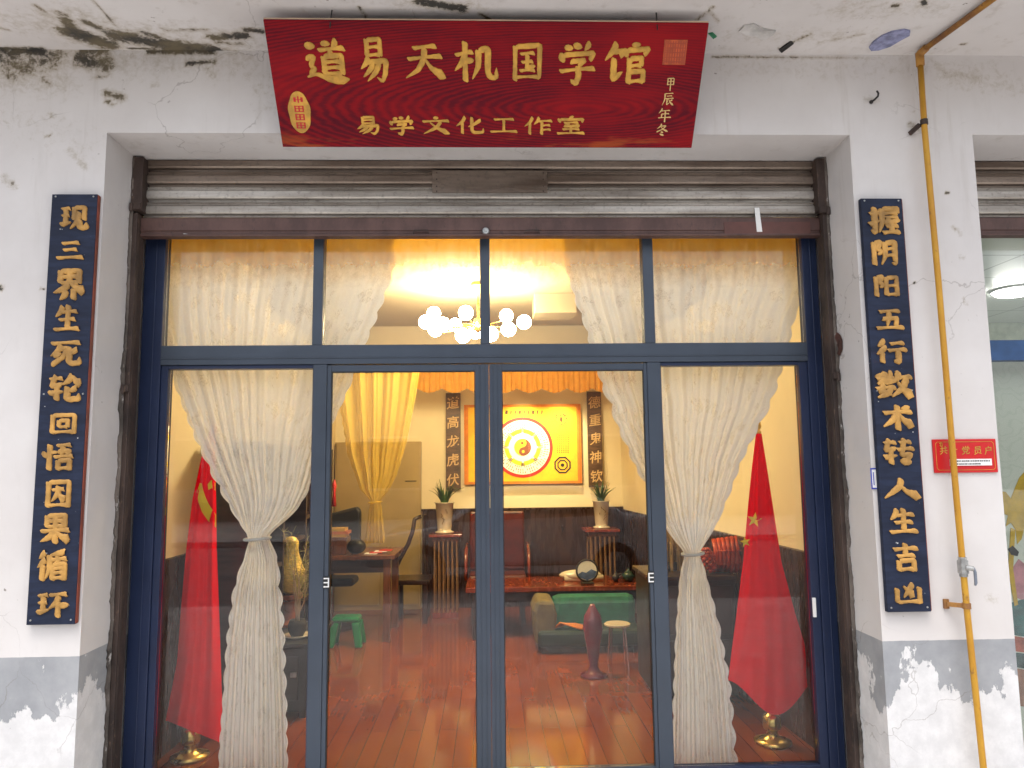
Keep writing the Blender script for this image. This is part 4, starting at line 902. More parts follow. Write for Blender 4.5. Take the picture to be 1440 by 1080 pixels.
q = at(820, 815, 3.8); tr = MB(); tr.ball((q.x-.02, 3.86, TZ+.055), .10, 12, (2.1,.8,.52)); tr.box(q.x-.18, 3.80, TZ+.002, q.x+.20, 3.94, TZ+.055)
single(tr, 'cream_bag', M_CER, 'low cream bag lying on the tea table behind the round sand picture', 'bag', True)
for i, (px, r, h, lb) in enumerate(((866,.035,.10,'small dark round teapot on the tea table beside the sand picture'),(884,.060,.13,'larger dark green teapot between two smaller pots on the tea table'),(901,.036,.09,'small dark teapot on the right end of the tea table'))):
    q = at(px, 815, 3.75); t = thing('teapot', lb, 'teapot', (q.x, 3.75, TZ+.001), 'teapots on the tea table')
    build(MB().lathe([(r*.6,0),(r,h*.3),(r*1.02,h*.5),(r*.5,h*.75),(r*.2,h*.8),(r*.22,h*.92),(r*.05,h)], t.location, 18), 'pot_body', pm('dark_green_glaze', (.018,.045,.035), .2, 0, .4, 20) if i == 1 else M_BLACK, t, smooth=True)
    l = t.location; build(MB().tube([l+Vector((r*.8,0,h*.35)), l+Vector((r*1.5,0,h*.5)), l+Vector((r*1.8,0,h*.72))], [.010,.007,.005], 8), 'spout', M_BLACK, t, smooth=True)
    build(MB().tube([l+Vector((-r*.8,0,h*.6)), l+Vector((-r*1.6,0,h*.55)), l+Vector((-r*1.5,0,h*.25)), l+Vector((-r*.85,0,h*.2))], .005, 8), 'handle', M_BLACK, t, smooth=True)
# dark red high-backed chair behind the table
q = at(695, 720, 4.45); zt = q.z; xl = at(660, 760, 4.45).x; xr = at(738, 760, 4.45).x
dc = thing('high_backed_chair', 'dark red high-backed chair behind the tea table, under the yellow scroll', 'chair', ((xl+xr)/2, 4.5, .004))
build(MB().box(xl, 4.55, .50, xr, 4.62, zt), 'backrest', M_RDWOOD if False else pm('dark_red_leather', (.085,.012,.010), .4, 0, .3, 8), dc, bevel=.02); build(MB().box(xl, 4.18, .42, xr, 4.549, .50), 'seat', MATS['dark_red_leather'], dc, bevel=.02)
for x in (xl+.02, xr-.06):
    for y in (4.2, 4.56): build(MB().box(x, y, .004, x+.045, y+.045, .4195), 'leg', M_DKWOOD, dc)
for x in (xl-.03, xr+.03): build(MB().tube([(x, 4.56, .78), (x, 4.40, .77), (x, 4.22, .70), (x, 4.2, .45)], .018, 8), 'armrest', M_RDWOOD, dc, smooth=True)
# green low armchair
gx0, gx1 = at(752, 890, 3.1).x, at(902, 890, 3.1).x; ga = thing('green_armchair', 'low green armchair with an olive arm in front of the tea table', 'armchair', ((gx0+gx1)/2, 3.2, .004))
zt = at(830, 836, 3.3).z
build(MB().box(gx0+.16, 3.28, .10, gx1, 3.44, zt), 'backrest', M_TEAL, ga, bevel=.075); build(MB().box(gx0+.02, 2.95, .06, gx1, 3.279, .20), 'seat', pm('dark_green_seat', (.012,.030,.018), .5, 0, .3), ga, bevel=.03)
pm('olive_velvet', (.15,.12,.045), .7, 0, .25, 8)
am = MB(); am.prism([(gx0,.08),(gx0+.16,.08),(gx0+.19,zt-.12),(gx0+.16,zt),(gx0+.02,zt+.01),(gx0-.02,zt-.08)], 2.98, 3.42); build(am, 'armrest', MATS['olive_velvet'], ga, bevel=.03)
for x in (gx0+.05, gx1-.09):
    for y in (3.0, 3.38): build(MB().box(x, y, .004, x+.04, y+.04, .0595), 'leg', M_DKWOOD, ga)
q = at(795, 873, 3.05); cu = MB()
for k in range(7): 
    y = 3.0+.012*k; cu.tube([(q.x-.10+.012*k, y, .215), (q.x-.05+.008*k, y, .26-.004*k), (q.x+.03+.01*k, y, .235), (q.x+.13+.012*k, y-.03, .208)], .008, 6)
single(cu, 'orange_scarf', M_ORANGE, 'orange striped scarf lying folded on the green armchair', 'scarf', True)
q = at(868, 876, 2.55); sz = q.z; stl = thing('side_stool', 'small round cream-topped stool on thin pale legs before the green armchair', 'stool', (q.x, 2.55, .004))
build(MB().lathe([(.095,-.022),(.105,-.016),(.105,-.004),(.098,0)], (q.x, 2.55, sz), 28), 'seat', M_CER, stl, smooth=False)
for k in range(4):
    t = PI/4+PI/2*k; build(MB().tube([(q.x+.075*math.cos(t), 2.55+.075*math.sin(t), sz-.022), (q.x+.10*math.cos(t), 2.55+.10*math.sin(t), .004)], .007, 8), 'leg', M_CHROME, stl)
q = at(835, 946, 2.3); hz_ = at(835, 850, 2.3).z; fv = thing('floor_vase', 'tall slim maroon vase with a round foot standing before the green armchair', 'vase', (q.x, 2.3, .004))
build(MB().lathe([(.10,0),(.105,.012),(.05,.03),(.032,.08),(.055,hz_*.42),(.078,hz_*.66),(.066,hz_*.84),(.026,hz_*.96),(.016,hz_),(.010,hz_)], fv.location, 24), 'vase_body', pm('maroon_glaze', (.16,.018,.035), .25, 0, .2, 8, coat=.4), fv, smooth=True)
# green plastic stool
a = at(469, 866, 3.45); b = at(507, 866, 3.45); gxc = (a.x+b.x)/2; gw = (b.x-a.x)/2; gz = a.z
ps = thing('plastic_stool', 'low green plastic stool standing on the red floor before the desk', 'stool', (gxc, 3.45, .004))
build(MB().box(gxc-gw, 3.45-gw*.8, gz-.045, gxc+gw, 3.45+gw*.8, gz), 'seat', M_GPLAS, ps, bevel=.02)
for sx in (-1, 1):
    for sy in (-1, 1):
        x, y = gxc+sx*(gw-.03), 3.45+sy*(gw*.8-.03); mb = MB(); r = .036; r2 = .032
        top = [(x-r, y-r, gz-.046), (x+r, y-r, gz-.046), (x+r, y+r, gz-.046), (x-r, y+r, gz-.046)]; bx, by = x+sx*.035, y+sy*.03
        bot = [(bx-r2, by-r2, .004), (bx+r2, by-r2, .004), (bx+r2, by+r2, .004), (bx-r2, by+r2, .004)]
        mb.add(top+bot, [(0,1,2,3),(7,6,5,4),(0,4,5,1),(1,5,6,2),(2,6,7,3),(3,7,4,0)]); build(mb, 'leg', M_GPLAS, ps, bevel=.012)
# desk on the left with its things
a = at(556, 780, 3.55); DZ = a.z; dx1 = a.x; dk = thing('desk', 'dark brown wooden desk against the left wall behind the green stool', 'desk', (-1.35, 3.9, .004))
build(MB().box(-1.77, 3.50, DZ-.04, dx1, 4.25, DZ), 'desktop', M_BROWN, dk, bevel=.005); build(MB().box(-1.75, 3.54, DZ-.16, dx1-.05, 3.57, DZ-.0405), 'drawer_front', M_DKWOOD, dk)
for x in (-1.74, dx1-.11):
    for y in (3.53, 4.14): build(MB().box(x, y, .004, x+.065, y+.065, DZ-.0405), 'leg', M_DKWOOD if x < -1.5 else M_BROWN, dk, bevel=.004)
bx = MB(); q = at(478, 760, 3.7)
for i, (o, c) in enumerate(((0,0),(.01,1),(-.006,2))): bx.box(q.x-.09+o, 3.62, DZ+.16+.028*i, q.x+.07+o*2, 3.80, DZ+.187+.028*i, c)
single(bx, 'book_stack', [pm('ochre_cover', (.45,.24,.03), .6), pm('orange_cover', (.5,.15,.03), .6), pm('yellow_cover', (.6,.38,.05), .6)], 'stack of ochre and orange books lying on the wooden box on the desk', 'books')
single(MB().box(q.x-.10, 3.60, DZ+.001, q.x+.08, 3.82, DZ+.158), 'wooden_box', M_BROWN, 'small brown wooden box on the desk under the orange books', 'box', bevel=.004)
q = at(500, 776, 3.62); bgm = MB(); bgm.ball((q.x, 3.66, DZ+.07), .07, 10, (1.3,.8,1)); single(bgm, 'black_bag', M_BLACK, 'small black bag lying on the desk beside the wooden box', 'bag', True)
pp = MB()
for i in range(4): 
    q = at(523+i*6, 778, 3.68); pp.box(q.x-.06, 3.60+.03*i, DZ+.001+.006*i, q.x+.06, 3.72+.03*i, DZ+.0065+.006*i, i % 2)
single(pp, 'paper_pile', [M_PAPER, M_RED], 'loose pile of red and white papers near the right edge of the desk', 'papers')
oc_ = thing('office_chair', 'black leather chair with a tilted back, behind the desk', 'chair', (at(490,760,4.5).x, 4.5, .004))
a = at(470, 718, 4.45); b = at(507, 712, 4.45); xl = a.x-.25; mb = MB(); mb.prism([(xl, .62), (b.x, .58), (b.x+.004, b.z-.05), (b.x-.03, b.z), (xl, a.z-.08)], 4.42, 4.52)
build(mb, 'backrest', M_BLACK, oc_, bevel=.025); build(MB().box(xl, 4.10, .42, b.x, 4.419, .50), 'seat', M_BLACK, oc_, bevel=.03); build(MB().tube([((xl+b.x)/2, 4.3, .03), ((xl+b.x)/2, 4.3, .4195)], .03, 12), 'column', M_CHROME, oc_); build(MB().lathe([(.26,0),(.25,.025),(.05,.05)], ((xl+b.x)/2, 4.3, .004), 20), 'base', M_INK, oc_)
# curved dark chair beside the door
cvp = [at(556, 800, 4.3), at(563, 785, 4.32), at(574, 765, 4.34), at(580, 748, 4.36), at(583, 730, 4.38), at(592, 726, 4.4)]; cv = thing('curved_chair', 'dark bentwood chair with a curved arm beside the cupboard', 'chair', (cvp[0].x+.15, 4.4, .004))
build(MB().tube(cvp, .022, 10), 'armrest', M_DKWOOD, cv, smooth=True); c0 = cvp[0]
build(MB().box(c0.x-.02, 4.28, .40, c0.x+.34, 4.70, .45), 'seat', M_DKWOOD, cv, bevel=.006); build(MB().tube([(c0.x+.30, 4.69, .45), cvp[-1]+Vector((.02,.25,0))], .02, 8), 'back_post', M_DKWOOD, cv)
for x in (c0.x, c0.x+.29):
    for y in (4.30, 4.64): build(MB().box(x, y, .004, x+.04, y+.04, .3995), 'leg', M_DKWOOD, cv)
# pale cupboard in the left part of the back wall
a = at(476, 622, 5.10); b = at(592, 622, 5.10); cp = thing('cupboard', 'plain pale brown cupboard behind the tied yellow curtain', 'cupboard', ((a.x+b.x)/2, 5.1, .004)); zt = a.z
pm('beige_laminate', (.36,.26,.115), .5, 0, .06, 3)
build(MB().box(-1.78, 5.10, .004, b.x, 5.195, zt), 'body', MATS['beige_laminate'], cp, bevel=.004)
for x0_, x1_ in ((-1.76, -1.26), (-1.25, b.x-.02)):
    do = build(MB().box(x0_, 5.085, .06, x1_, 5.0995, zt-.02), 'door', MATS['beige_laminate'], cp, bevel=.003); build(MB().box(x1_-.16, 5.078, zt-.46, x1_-.03, 5.0845, zt-.45), 'handle', M_INK, do)
curtain('yellow sheer curtain gathered low at the back of the room, left of the left plaque', [(468,505),(476,560),(489,640),(506,688),(519,702),(521,706),(519,715),(513,764)], [(592,505),(584,560),(572,620),(558,668),(546,692),(536,703),(535,706),(537,715),(541,764)], 706, 3.35, 505, 764, 5, M_YSHEER, 'sheer_curtain', .05, 90, 120, .008)
# lattice display shelf on the left wall
ls = thing('display_shelf', 'dark open lattice display shelf along the left wall behind the lace curtain', 'shelf', (-1.66, 2.4, .004)); lf = MB()
for y in (1.25, 1.85, 2.5, 3.1, 3.46): lf.box(-1.78, y, .004, -1.47, y+.035, 1.78)
build_each(lf, 'upright', M_DKWOOD, ls, bevel=.002); lf = MB()
for i, y in enumerate((1.285, 1.885, 2.535, 3.135)):
    y1 = (1.85, 2.5, 3.1, 3.46)[i]
    for z in ((.10,.55,.92,1.30,1.74), (.10,.50,1.05,1.42,1.74), (.10,.55,.88,1.20,1.74), (.1,.6,1.0,1.35,1.74))[i]: lf.box(-1.775, y+.0005, z, -1.475, y1-.0005, z+.03)
build_each(lf, 'board', M_DKWOOD, ls, bevel=.002)
tsl = MB(); q = at(470, 690, 3.2); tsl.tube([(q.x, 3.2, q.z+.10), (q.x, 3.2, q.z+.05), (q.x, 3.2, q.z-.02), (q.x, 3.2, q.z-.14)], [.004, .02, .012, .022], 10); single(tsl, 'red_tassel', M_RED, 'red tassel hanging at the far end of the display shelf', 'tassel', True)
# black cabinet with twigs and gourd
bc = thing('low_cabinet', 'low black cabinet with a panelled front behind the left lace curtain', 'cabinet', (-1.45, 1.75, .004)); CZ = .475
build(MB().box(-1.50, 1.45, .05, -1.19, 2.15, CZ-.03), 'body', M_BLACK, bc, bevel=.006); build(MB().box(-1.51, 1.43, CZ-.0295, -1.17, 2.17, CZ), 'top', M_BLACK, bc, bevel=.006)
build(MB().box(-1.46, 1.435, .12, -1.24, 1.4495, CZ-.08), 'door', pm('black_panel', (.025,.022,.022), .35), bc, bevel=.006); build(MB().box(-1.29, 1.42, .27, -1.25, 1.4345, .30), 'handle', M_STEEL, bc, bevel=.003)
for x in (-1.49, -1.24):
    for y in (1.47, 2.09): build(MB().box(x, y, .004, x+.04, y+.04, .0495), 'leg', M_BLACK, bc)
q = at(418, 885, 1.62); tw = thing('twig_plant', 'dry twiggy plant in a dark pot on a white saucer, on the low black cabinet', 'plant', (q.x, 1.62, CZ+.001)); tl = tw.location
build(MB().lathe([(.06,0),(.088,.014),(.092,.022),(.084,.022),(.055,.008)], tl, 28), 'saucer', M_CER, tw, smooth=True); build(MB().lathe([(.040,.010),(.060,.05),(.062,.085),(.050,.118),(.044,.112),(.03,.10)], tl, 20), 'pot', M_SOIL, tw, smooth=True)
rr = random.Random(4); stm = MB(); nee = MB()
for k in range(11):
    an = rr.uniform(0, 2*PI); h = rr.uniform(.30, .62); sp_ = rr.uniform(.04, .17); p0 = tl+Vector((0,0,.105)); pts = [p0+Vector((math.cos(an)*sp_*t**1.5+.012*math.sin(9*t+k), math.sin(an)*sp_*t**1.5*.8, h*t)) for t in np.linspace(0, 1, 7)]
    stm.tube(pts, [.005*(1-.75*i/6) for i in range(7)], 6)
    for i in range(46):
        t = rr.uniform(.42, 1); j = min(5, int(t*6)); p = pts[j].lerp(pts[j+1], t*6-j); d = Vector((rr.uniform(-1,1), rr.uniform(-1,1), rr.uniform(-.2,1.2))).normalized()*rr.uniform(.03,.075); nee.tube([p, p+d], [.0016, .0006], 3)
build(stm, 'stem', pm('twig_bark', (.52,.38,.22), .8), tw, smooth=True); build(nee, 'needles', pm('dry_green_needle', (.38,.35,.12), .7, 0, .5, 30), tw)
q = at(408, 830, 2.0); gz0 = CZ+.001; gd = thing('gourd', 'large yellow bottle gourd on a dark stand beside the dry twigs', 'gourd', (at(408,830,2.0).x, 2.0, gz0)); gl_ = gd.location
zc = at(408, 835, 2.0).z-gz0; build(MB().lathe([(.07,0),(.08,.02),(.05,.05),(.05,zc-.05),(.09,zc-.03),(.09,zc)], gl_, 18), 'stand', pm('orange_lacquer', (.35,.09,.015), .3, 0, .4), gd, smooth=False)
build(MB().lathe([(.03,zc),(.075,zc+.03),(.105,zc+.10),(.100,zc+.17),(.075,zc+.23),(.056,zc+.29),(.052,zc+.33),(.055,zc+.37),(.035,zc+.40),(.008,zc+.41)], gl_, 24), 'gourd_body', pm('gourd_skin', (.66,.47,.09), .45, 0, .45, 14), gd, smooth=True)
# right side: black cabinet with red carving, dried grasses
rcab = thing('black_cabinet', 'tall black cabinet against the right wall, between lace curtain and starred flag', 'cabinet', (1.45, 1.9, .004)); a = at(1010, 808, 1.62); RZ = a.z
build(MB().box(1.10, 1.58, .06, 1.67, 2.15, RZ-.03), 'body', M_BLACK, rcab, bevel=.006); build(MB().box(1.08, 1.56, RZ-.0295, 1.675, 2.16, RZ), 'top', pm('dark_top', (.03,.018,.014), .3), rcab, bevel=.004)
for z in (.10, .46): 
    do = build(MB().box(1.13, 1.565, z, 1.64, 1.5795, z+.32), 'drawer', MATS['black_panel'], rcab, bevel=.004); build(MB().box(1.34, 1.552, z+.16, 1.43, 1.5645, z+.175), 'handle', M_STEEL, do)
rb = MB(); x0_ = at(1003, 800, 1.75).x
for k in range(9):
    x = x0_+.030*k; rb.tube([(x, 1.74+.02*math.sin(k), RZ+.002), (x+.006, 1.70, RZ+.06), (x+.014+.02*(k/8)**2, 1.72, RZ+.16), (x+.02+.03*(k/8)**2, 1.78, RZ+.22+.004*k)], .0165, 8)
for z in (.06, .15): rb.tube([(x0_+.01, 1.683, RZ+z), (x0_+.26, 1.683, RZ+z+.005)], .004, 6)
single(rb, 'bamboo_scroll', pm('red_bamboo', (.50,.055,.018), .4, 0, .3, 8), 'red bamboo-slip scroll standing half unrolled on the black cabinet', 'scroll', True)
pc_ = MB(); q = at(995, 800, 1.70); 
for lv in range(8):
    r = (.055,.062,.062,.058,.052,.045,.034,.02)[lv]
    for k in range(9): 
        t = 2*PI*k/9+lv*.35; pc_.ball((q.x+r*math.cos(t), 1.72+r*math.sin(t), RZ+.018+.020*lv), .015, 5)
single(pc_, 'carved_pinecone', pm('red_carving', (.38,.035,.015), .35, 0, .4, 20), 'red carved pine cone ornament on the black cabinet beside the bamboo scroll', 'ornament', True)
vz = MB(); q = at(948, 870, 1.9); vs_ = thing('dried_grass', 'bundle of drooping dried brown grass in a dark vase behind the right lace curtain', 'dried plant', (q.x, 1.9, .004)); vl = vs_.location; hz = at(948, 770, 1.9).z
build(MB().lathe([(.09,0),(.11,.02),(.10,.30),(.05,hz-.18),(.06,hz-.10),(.055,hz-.10),(.04,hz-.14)], vl, 20), 'vase', M_BLACK, vs_, smooth=True); gs = MB(); rr = random.Random(9)
for k in range(120):
    an = rr.uniform(0, 2*PI); l = rr.uniform(.10,.26); rad = rr.uniform(.03,.12); p0 = vl+Vector((math.cos(an)*.03, math.sin(an)*.03, hz-.12)); gs.tube([p0, p0+Vector((math.cos(an)*rad*.5, math.sin(an)*rad*.5, l)), p0+Vector((math.cos(an)*rad, math.sin(an)*rad, l*.9)), p0+Vector((math.cos(an)*rad*1.2, math.sin(an)*rad*1.2, l*.9-rr.uniform(.1,.45)))], [.002,.003,.004,.002], 4)
build(gs, 'grass_stalks', M_DRY, vs_)

# ------------------------------------------------------------------ gas pipe, plaques and bits on the right pier
YP = -.06; pts_ = [at(1294, 86, YP), at(1300, 180, YP), at(1320, 400, YP), at(1345, 700, YP), at(1360, 860, YP), at(1383, 1080, YP)]; pts_.append(Vector((pts_[-1].x+.004, YP, .02)))
gp = thing('gas_pipe', 'thin yellow gas pipe running down the right pier from the porch ceiling', 'gas pipe', pts_[-1])
top = pts_[0]; zp = ZC-.022; o2 = atz(1400, -4, zp); 
build(MB().tube([Vector((top.x, YP, zp-.05))]+pts_[1:], .0142, 12), 'pipe', M_YPIPE, gp, smooth=True)
d = (o2-Vector((top.x, YP, zp))).normalized()
build(MB().tube([Vector((top.x, YP, zp))+d*.03, o2+d*.9], .0142, 12), 'ceiling_pipe', M_RUSTP, gp, smooth=True)
build(MB().tube([Vector((top.x, YP, zp-.07)), Vector((top.x, YP, zp-.025)), Vector((top.x, YP, zp-.006))+d*.006, Vector((top.x, YP, zp))+d*.045], [.019,.020,.020,.019], 12).tube([pts_[1]+Vector((0,0,.33)), pts_[1]+Vector((0,0,.40))], [.0165,.0165], 12), 'elbow', M_RUSTP, gp, smooth=True)
def collar(py, nm, mat, h=.025, r=.020):
    x = lin([(a_, b_) for a_, b_ in ((1294,86),(1300,180),(1320,400),(1345,700),(1360,860),(1383,1080))], py); q = at(x, py, YP); return q
q = collar(172, 0, 0); mb = MB(); mb.tube([q+Vector((0,0,-.014)), q+Vector((0,0,.014))], .018, 12); mb.bar(q+Vector((-.02,.005,-.01)), (q.x-.045, -.004, q.z-.035), .014, .02); build(mb, 'clip', M_GUIDE, gp)
q = collar(797, 0, 0); vv = build(MB().tube([q+Vector((0,0,-.045)), q+Vector((0,0,-.03)), q+Vector((0,0,-.03)), q+Vector((0,0,.03)), q+Vector((0,0,.03)), q+Vector((0,0,.045))], [.019,.019,.024,.024,.019,.019], 8).tube([q+Vector((.0,-.02,0)), q+Vector((.03,-.03,-.005))], .013, 10), 'valve', M_STEEL, gp)
build(MB().tube([q+Vector((.03,-.032,.0)), q+Vector((.034,-.034,-.02)), q+Vector((.034,-.034,-.07)), q+Vector((.030,-.034,-.082))], [.005,.007,.007,.004], 8), 'lever', pm('dull_blue_grip', (.16,.18,.22), .5), vv, smooth=True)
q = collar(852, 0, 0); a = at(1330, 849, -.004); mb = MB(); mb.bar((a.x, -.012, a.z), q+Vector((-.012,.008,0)), .012, .020); mb.tube([q+Vector((0,0,-.013)), q+Vector((0,0,.013))], .019, 12); mb.box(a.x-.012, -.012, a.z-.022, a.x+.012, -.001, a.z+.022); build(mb, 'bracket', M_RUSTP, gp)

x0, z0, x1, z1 = 2.154, 1.548, 2.468, 1.710
rp = thing('red_plaque', 'small red household plaque with gold writing on the right pier, crossed by the gas pipe', 'plaque', ((x0+x1)/2, -.001, z0))
build(MB().box(x0, -.010, z0, x1, -.001, z1), 'board', M_REDP, rp, bevel=.002)
bd = MB(); i_ = .012
for (a, b, c, d_) in ((x0+i_+.01, z1-i_-.002, x1-i_-.01, z1-i_), (x0+i_+.01, z0+i_, x1-i_-.01, z0+i_+.002), (x0+i_, z0+i_+.01, x0+i_+.002, z1-i_-.01), (x1-i_-.002, z0+i_+.01, x1-i_, z1-i_-.01)): bd.box(a, -.0115, b, c, -.0102, d_)
for sx, xx in ((1, x0+i_), (-1, x1-i_)):
    for sz_, zz_ in ((1, z0+i_), (-1, z1-i_)): bd.bar((xx+sx*.001, -.0108, zz_+sz_*.01), (xx+sx*.01, -.0108, zz_+sz_*.001), .0012, .002)
build(bd, 'gold_border', M_GOLD, rp)
tx = MB()
for c, px in zip('共产党员户', (1327, 1341, 1358, 1375, 1390)): q = at(px, 634, -.011); text_on(tx, c, q.x, -.0112, q.z, .042)
for k, c in enumerate('共产党员'): q = at(1324, 645+k*3.6, -.011); 
q = at(1360, 625, -.011); tx.box(q.x-.075, -.0113, q.z-.0035, q.x-.02, -.0106, q.z-.0015) if False else None
build(tx, 'lettering', M_GOLD, rp)
eb = MB(); q = at(1323, 625, -.011)
rr_ = .0085; arc = [(q.x+rr_*math.cos(t), -.0112, q.z+rr_*math.sin(t)) for t in np.linspace(-2.4, 1.5, 12)]; eb.tube(arc, .0016, 6); eb.bar((q.x-.007, -.0112, q.z-.008), (q.x+.004, -.0112, q.z+.004), .003, .002); eb.bar((q.x-.006, -.0112, q.z+.003), (q.x+.0, -.0112, q.z+.008), .003, .003)
build(eb, 'emblem', M_GOLD, rp)
a = at(1336, 655, -.011); b = at(1394, 645, -.011); build(MB().box(a.x, -.0135, a.z, b.x, -.0105, b.z), 'name_slip', M_PAPER, rp)
tl_ = MB()
for r_ in range(2):
    xx = a.x+.012
    while xx < b.x-.012-(.05 if r_ else 0): w_ = rng.uniform(.003, .007); tl_.box(xx, -.0142, b.z-.013-.014*r_, xx+w_, -.0137, b.z-.007-.014*r_); xx += w_+rng.uniform(.0015, .004)
build(tl_, 'small_print', M_INK, rp)
a = at(1225.5, 688, -.003); b = at(1233, 658, -.003); npl = thing('number_sticker', 'tiny blue and white number sticker beside the right couplet board', 'sticker', ((a.x+b.x)/2, -.001, a.z))
build(MB().box(a.x, -.003, a.z, b.x+.01, -.001, b.z), 'sticker_sheet', M_PAPER, npl); nb = MB(); nb.box(a.x, -.0045, a.z, a.x+.006, -.0032, b.z); nb.box(a.x+.0065, -.0045, a.z, b.x+.01, -.0032, a.z+.007); nb.box(a.x+.0065, -.0045, b.z-.007, b.x+.01, -.0032, b.z); nb.box(a.x+.012, -.0045, a.z+.02, a.x+.016, -.0032, b.z-.02)
build(nb, 'blue_edge', pm('sticker_blue', (.03,.05,.35), .5), npl)
q = at(1227, 140, -.004); hk = MB(); hk.tube([(q.x-.006, 0, q.z-.012), (q.x-.004, -.03, q.z-.014), (q.x+.006, -.045, q.z-.004), (q.x+.010, -.045, q.z+.012), (q.x+.004, -.042, q.z+.026)], .005, 8); hk.ball((q.x-.008, -.006, q.z-.014), .010, 6)
single(hk, 'wall_hook', M_INK, 'small dark iron hook high on the wall right of the red name board', 'hook', True)

# ------------------------------------------------------------------ neighbouring shop on the right
shutter(2.56, 4.9, 'half-rolled roller shutter of the neighbouring shop at the right edge', .33)
nf_ = thing('neighbour_shopfront', 'blue-framed window of the neighbouring shop at the right edge', 'shopfront', (3.6, .42, 0))
mb = MB(); mb.box(2.49, .42, ZT0-.004, 4.9, .49, ZT1+.006); mb.box(2.49, .42, 2.90, 4.9, .49, 2.96); mb.box(2.49, .425, 0, 2.52, .488, ZT0-.0045); mb.box(2.49, .425, ZT1+.0065, 2.52, .488, 2.8995); build(mb, 'frame', pm('blue_aluminium', (.035,.085,.20), .38, .2), nf_, bevel=.003)
build(MB().box(2.5205, .45, ZT1+.0065, 4.9, .456, 2.8995), 'top_pane', M_GLASS, nf_); build(MB().box(2.5205, .45, .01, 4.9, .456, ZT0-.0045), 'lower_pane', M_GLASS, nf_)
nr = MB().box(2.488, .70, 0, 2.50, 3.6, 2.98).box(2.488, 3.6, 0, 6, 3.7, 2.98).box(5.9, .5, 0, 6, 3.6, 2.98); build(nr, 'neighbour_wall', pm('pale_green_wall', (.52,.56,.46), .8), bld)
def grid_ceiling():
    t = NT('white_ceiling_tiles'); br = t.n('TexBrick'); br.offset = 0; t.l(t.coord('Position'), br.inputs['Vector']); br.inputs['Scale'].default_value = 1; br.inputs['Brick Width'].default_value = .6; br.inputs['Row Height'].default_value = .6; br.inputs['Mortar Size'].default_value = .008
    br.inputs['Color1'].default_value = (.72,.74,.72,1); br.inputs['Color2'].default_value = (.76,.78,.76,1); br.inputs['Mortar'].default_value = (.34,.36,.35,1); t.l(br.outputs[0], t.b.inputs['Base Color']); t.b.inputs['Roughness'].default_value = .35; return t.m
build(MB().box(2.49, .5, 2.98, 6, 3.6, 3.05), 'neighbour_ceiling', grid_ceiling(), bld)
structure(build(MB().box(2.49, .405, -.05, 6, 3.6, .004), 'neighbour_floor', M_CONC))
q = atz(1412, 408, 2.97); cp_ = thing('ceiling_lamp', 'round lit ceiling lamp inside the neighbouring shop', 'ceiling lamp', (q.x+.1, q.y, 2.93)); l = cp_.location
build(MB().lathe([(.10,.0),(.15,.012),(.16,.045)], l, 28), 'lamp_disc', glow('white_lamp', (1, .98, .92), 42.0), cp_, smooth=True); build(MB().lathe([(.161,.030),(.175,.032),(.175,.049)], l, 28), 'rim', M_PAPER, cp_)
def mural_mat():
    t = NT('green_mural_paper'); v = t.coord('Position'); w = t.n('TexWave', wave_type='RINGS'); t.l(v, w.inputs['Vector']); w.inputs['Scale'].default_value = 5; w.inputs['Distortion'].default_value = 14; w.inputs['Detail'].default_value = 1.5; w.inputs['Detail Scale'].default_value = 2.2
    c = t.mix(t.math('MULTIPLY', t.ss(w.outputs['Fac'], .78, .92), .30), (.76,.80,.66), (.58,.66,.50)); t.l(c, t.b.inputs['Base Color']); t.b.inputs['Roughness'].default_value = .6; return t.m
YM = .62; mu = thing('mural_screen', 'pale green mural screen with gold blossoms behind the neighbouring window', 'screen', (3.4, YM, .004))
build(MB().box(2.515, YM, .004, 4.6, YM+.03, 2.20), 'panel', mural_mat(), mu)
def blob(name, pts, mat, y): build(MB().prism([(at(*p, YM).x, at(*p, YM).z) for p in pts][::-1], y, YM-.0005), name, mat, mu)
gm = pm('mural_gold', (.66,.42,.02), .5, 0, .2, 9)
blob('gold_blossom', [(1405,690),(1414,692),(1421,701),(1427,686),(1433,672),(1441,663),(1470,660),(1500,700),(1480,750),(1446,752),(1440,742),(1436,758),(1430,765),(1428,745),(1421,735),(1414,740),(1417,725),(1406,720)], gm, YM-.004)
blob('gold_stem', [(1421,742),(1427,745),(1424,800),(1431,850),(1426,852),(1417,800)], gm, YM-.005)
blob('pink_bloom', [(1423,800),(1432,786),(1443,795),(1475,790),(1490,840),(1440,845),(1424,838)], pm('mural_pink', (.62,.28,.30), .6, 0, .25, 9), YM-.003)
blob('teal_wave', [(1420,848),(1440,842),(1500,850),(1500,905),(1426,893)], pm('mural_teal', (.02,.14,.13), .6, 0, .4, 9), YM-.0036)
blob('red_wave', [(1424,894),(1500,906),(1500,925),(1428,916)], pm('mural_red', (.42,.10,.06), .6, 0, .4, 14), YM-.0032)
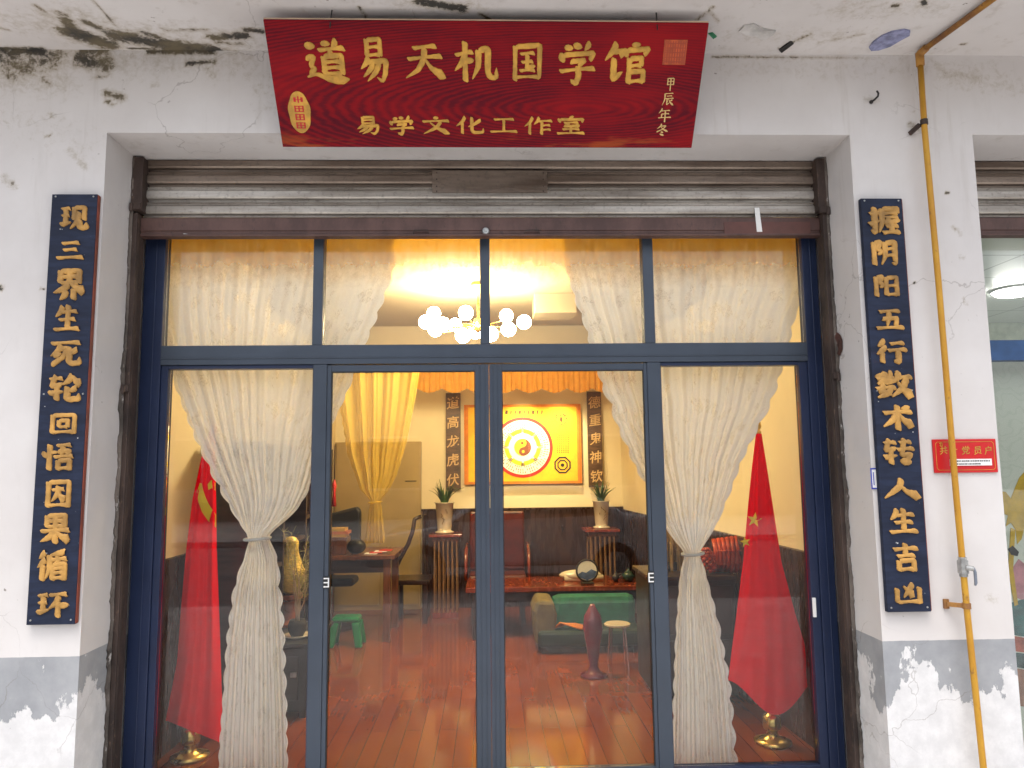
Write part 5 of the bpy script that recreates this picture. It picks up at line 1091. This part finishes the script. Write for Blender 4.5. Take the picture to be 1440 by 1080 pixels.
blob('dark_wave', [(1424,917),(1500,926),(1500,950),(1428,938)], pm('mural_dark', (.03,.09,.09), .6, 0, .4, 14), YM-.0038)
blob('brown_ground', [(1424,939),(1500,951),(1500,1000),(1428,992)], pm('mural_brown', (.36,.16,.09), .6, 0, .3, 9), YM-.0034)
blob('bird', [(1417,772),(1423,767),(1432,776),(1430,782),(1421,780)], M_INK, YM-.0055)

# ------------------------------------------------------------------ across the street: what the glass mirrors
ob = thing('street_building', 'plain grey building across the street, seen only mirrored in the shop glass', 'building', (0, -19, 0))
build(MB().box(-16, -24, .002, 16, -19, 5.2), 'wall', pm('grey_render', (.30,.29,.28), .9, 0, .12, 1), ob)
for fl_ in range(1):
    for k in range(9):
        x = -14+3.4*k; z = .9+3.3*fl_; w = build(MB().box(x, -19.0, z, x+1.7, -18.96, z+1.7), 'window', pm('white_frame', (.6,.6,.6), .5), ob); build(MB().box(x+.08, -18.96, z+.08, x+1.62, -18.95, z+1.62), 'pane', pm('dark_pane', (.02,.025,.03), .1), w)
pc2 = thing('parked_car', 'white saloon car parked across the pavement, seen only mirrored in the shop glass', 'car', (.5, -7.2, -.13)); X0 = -1.8
side = [(0,.32),(.05,.62),(.30,.78),(1.10,.90),(1.75,1.36),(2.2,1.46),(3.1,1.44),(3.75,1.05),(4.35,.98),(4.5,.70),(4.48,.32)]
build(MB().prism([(X0+x, z-.13) for x, z in side], -8.0, -6.3), 'body', pm('white_car_paint', (.62,.63,.65), .2, .1, .03, coat=.6), pc2, bevel=.08)
build(MB().prism([(X0+x, z-.13) for x, z in [(1.28,.95),(1.82,1.32),(2.2,1.40),(3.05,1.38),(3.55,1.03)]], -6.31, -6.285), 'side_window', MATS['dark_pane'], pc2)
for x in (.85, 3.6):
    wl = build(MB().tube([(X0+x, -6.5, .19), (X0+x, -6.27, .19)], .32, 28), 'wheel', M_SEAL, pc2); build(MB().tube([(X0+x, -6.27, .19), (X0+x, -6.255, .19)], .2, 20), 'rim', M_STEEL, wl)
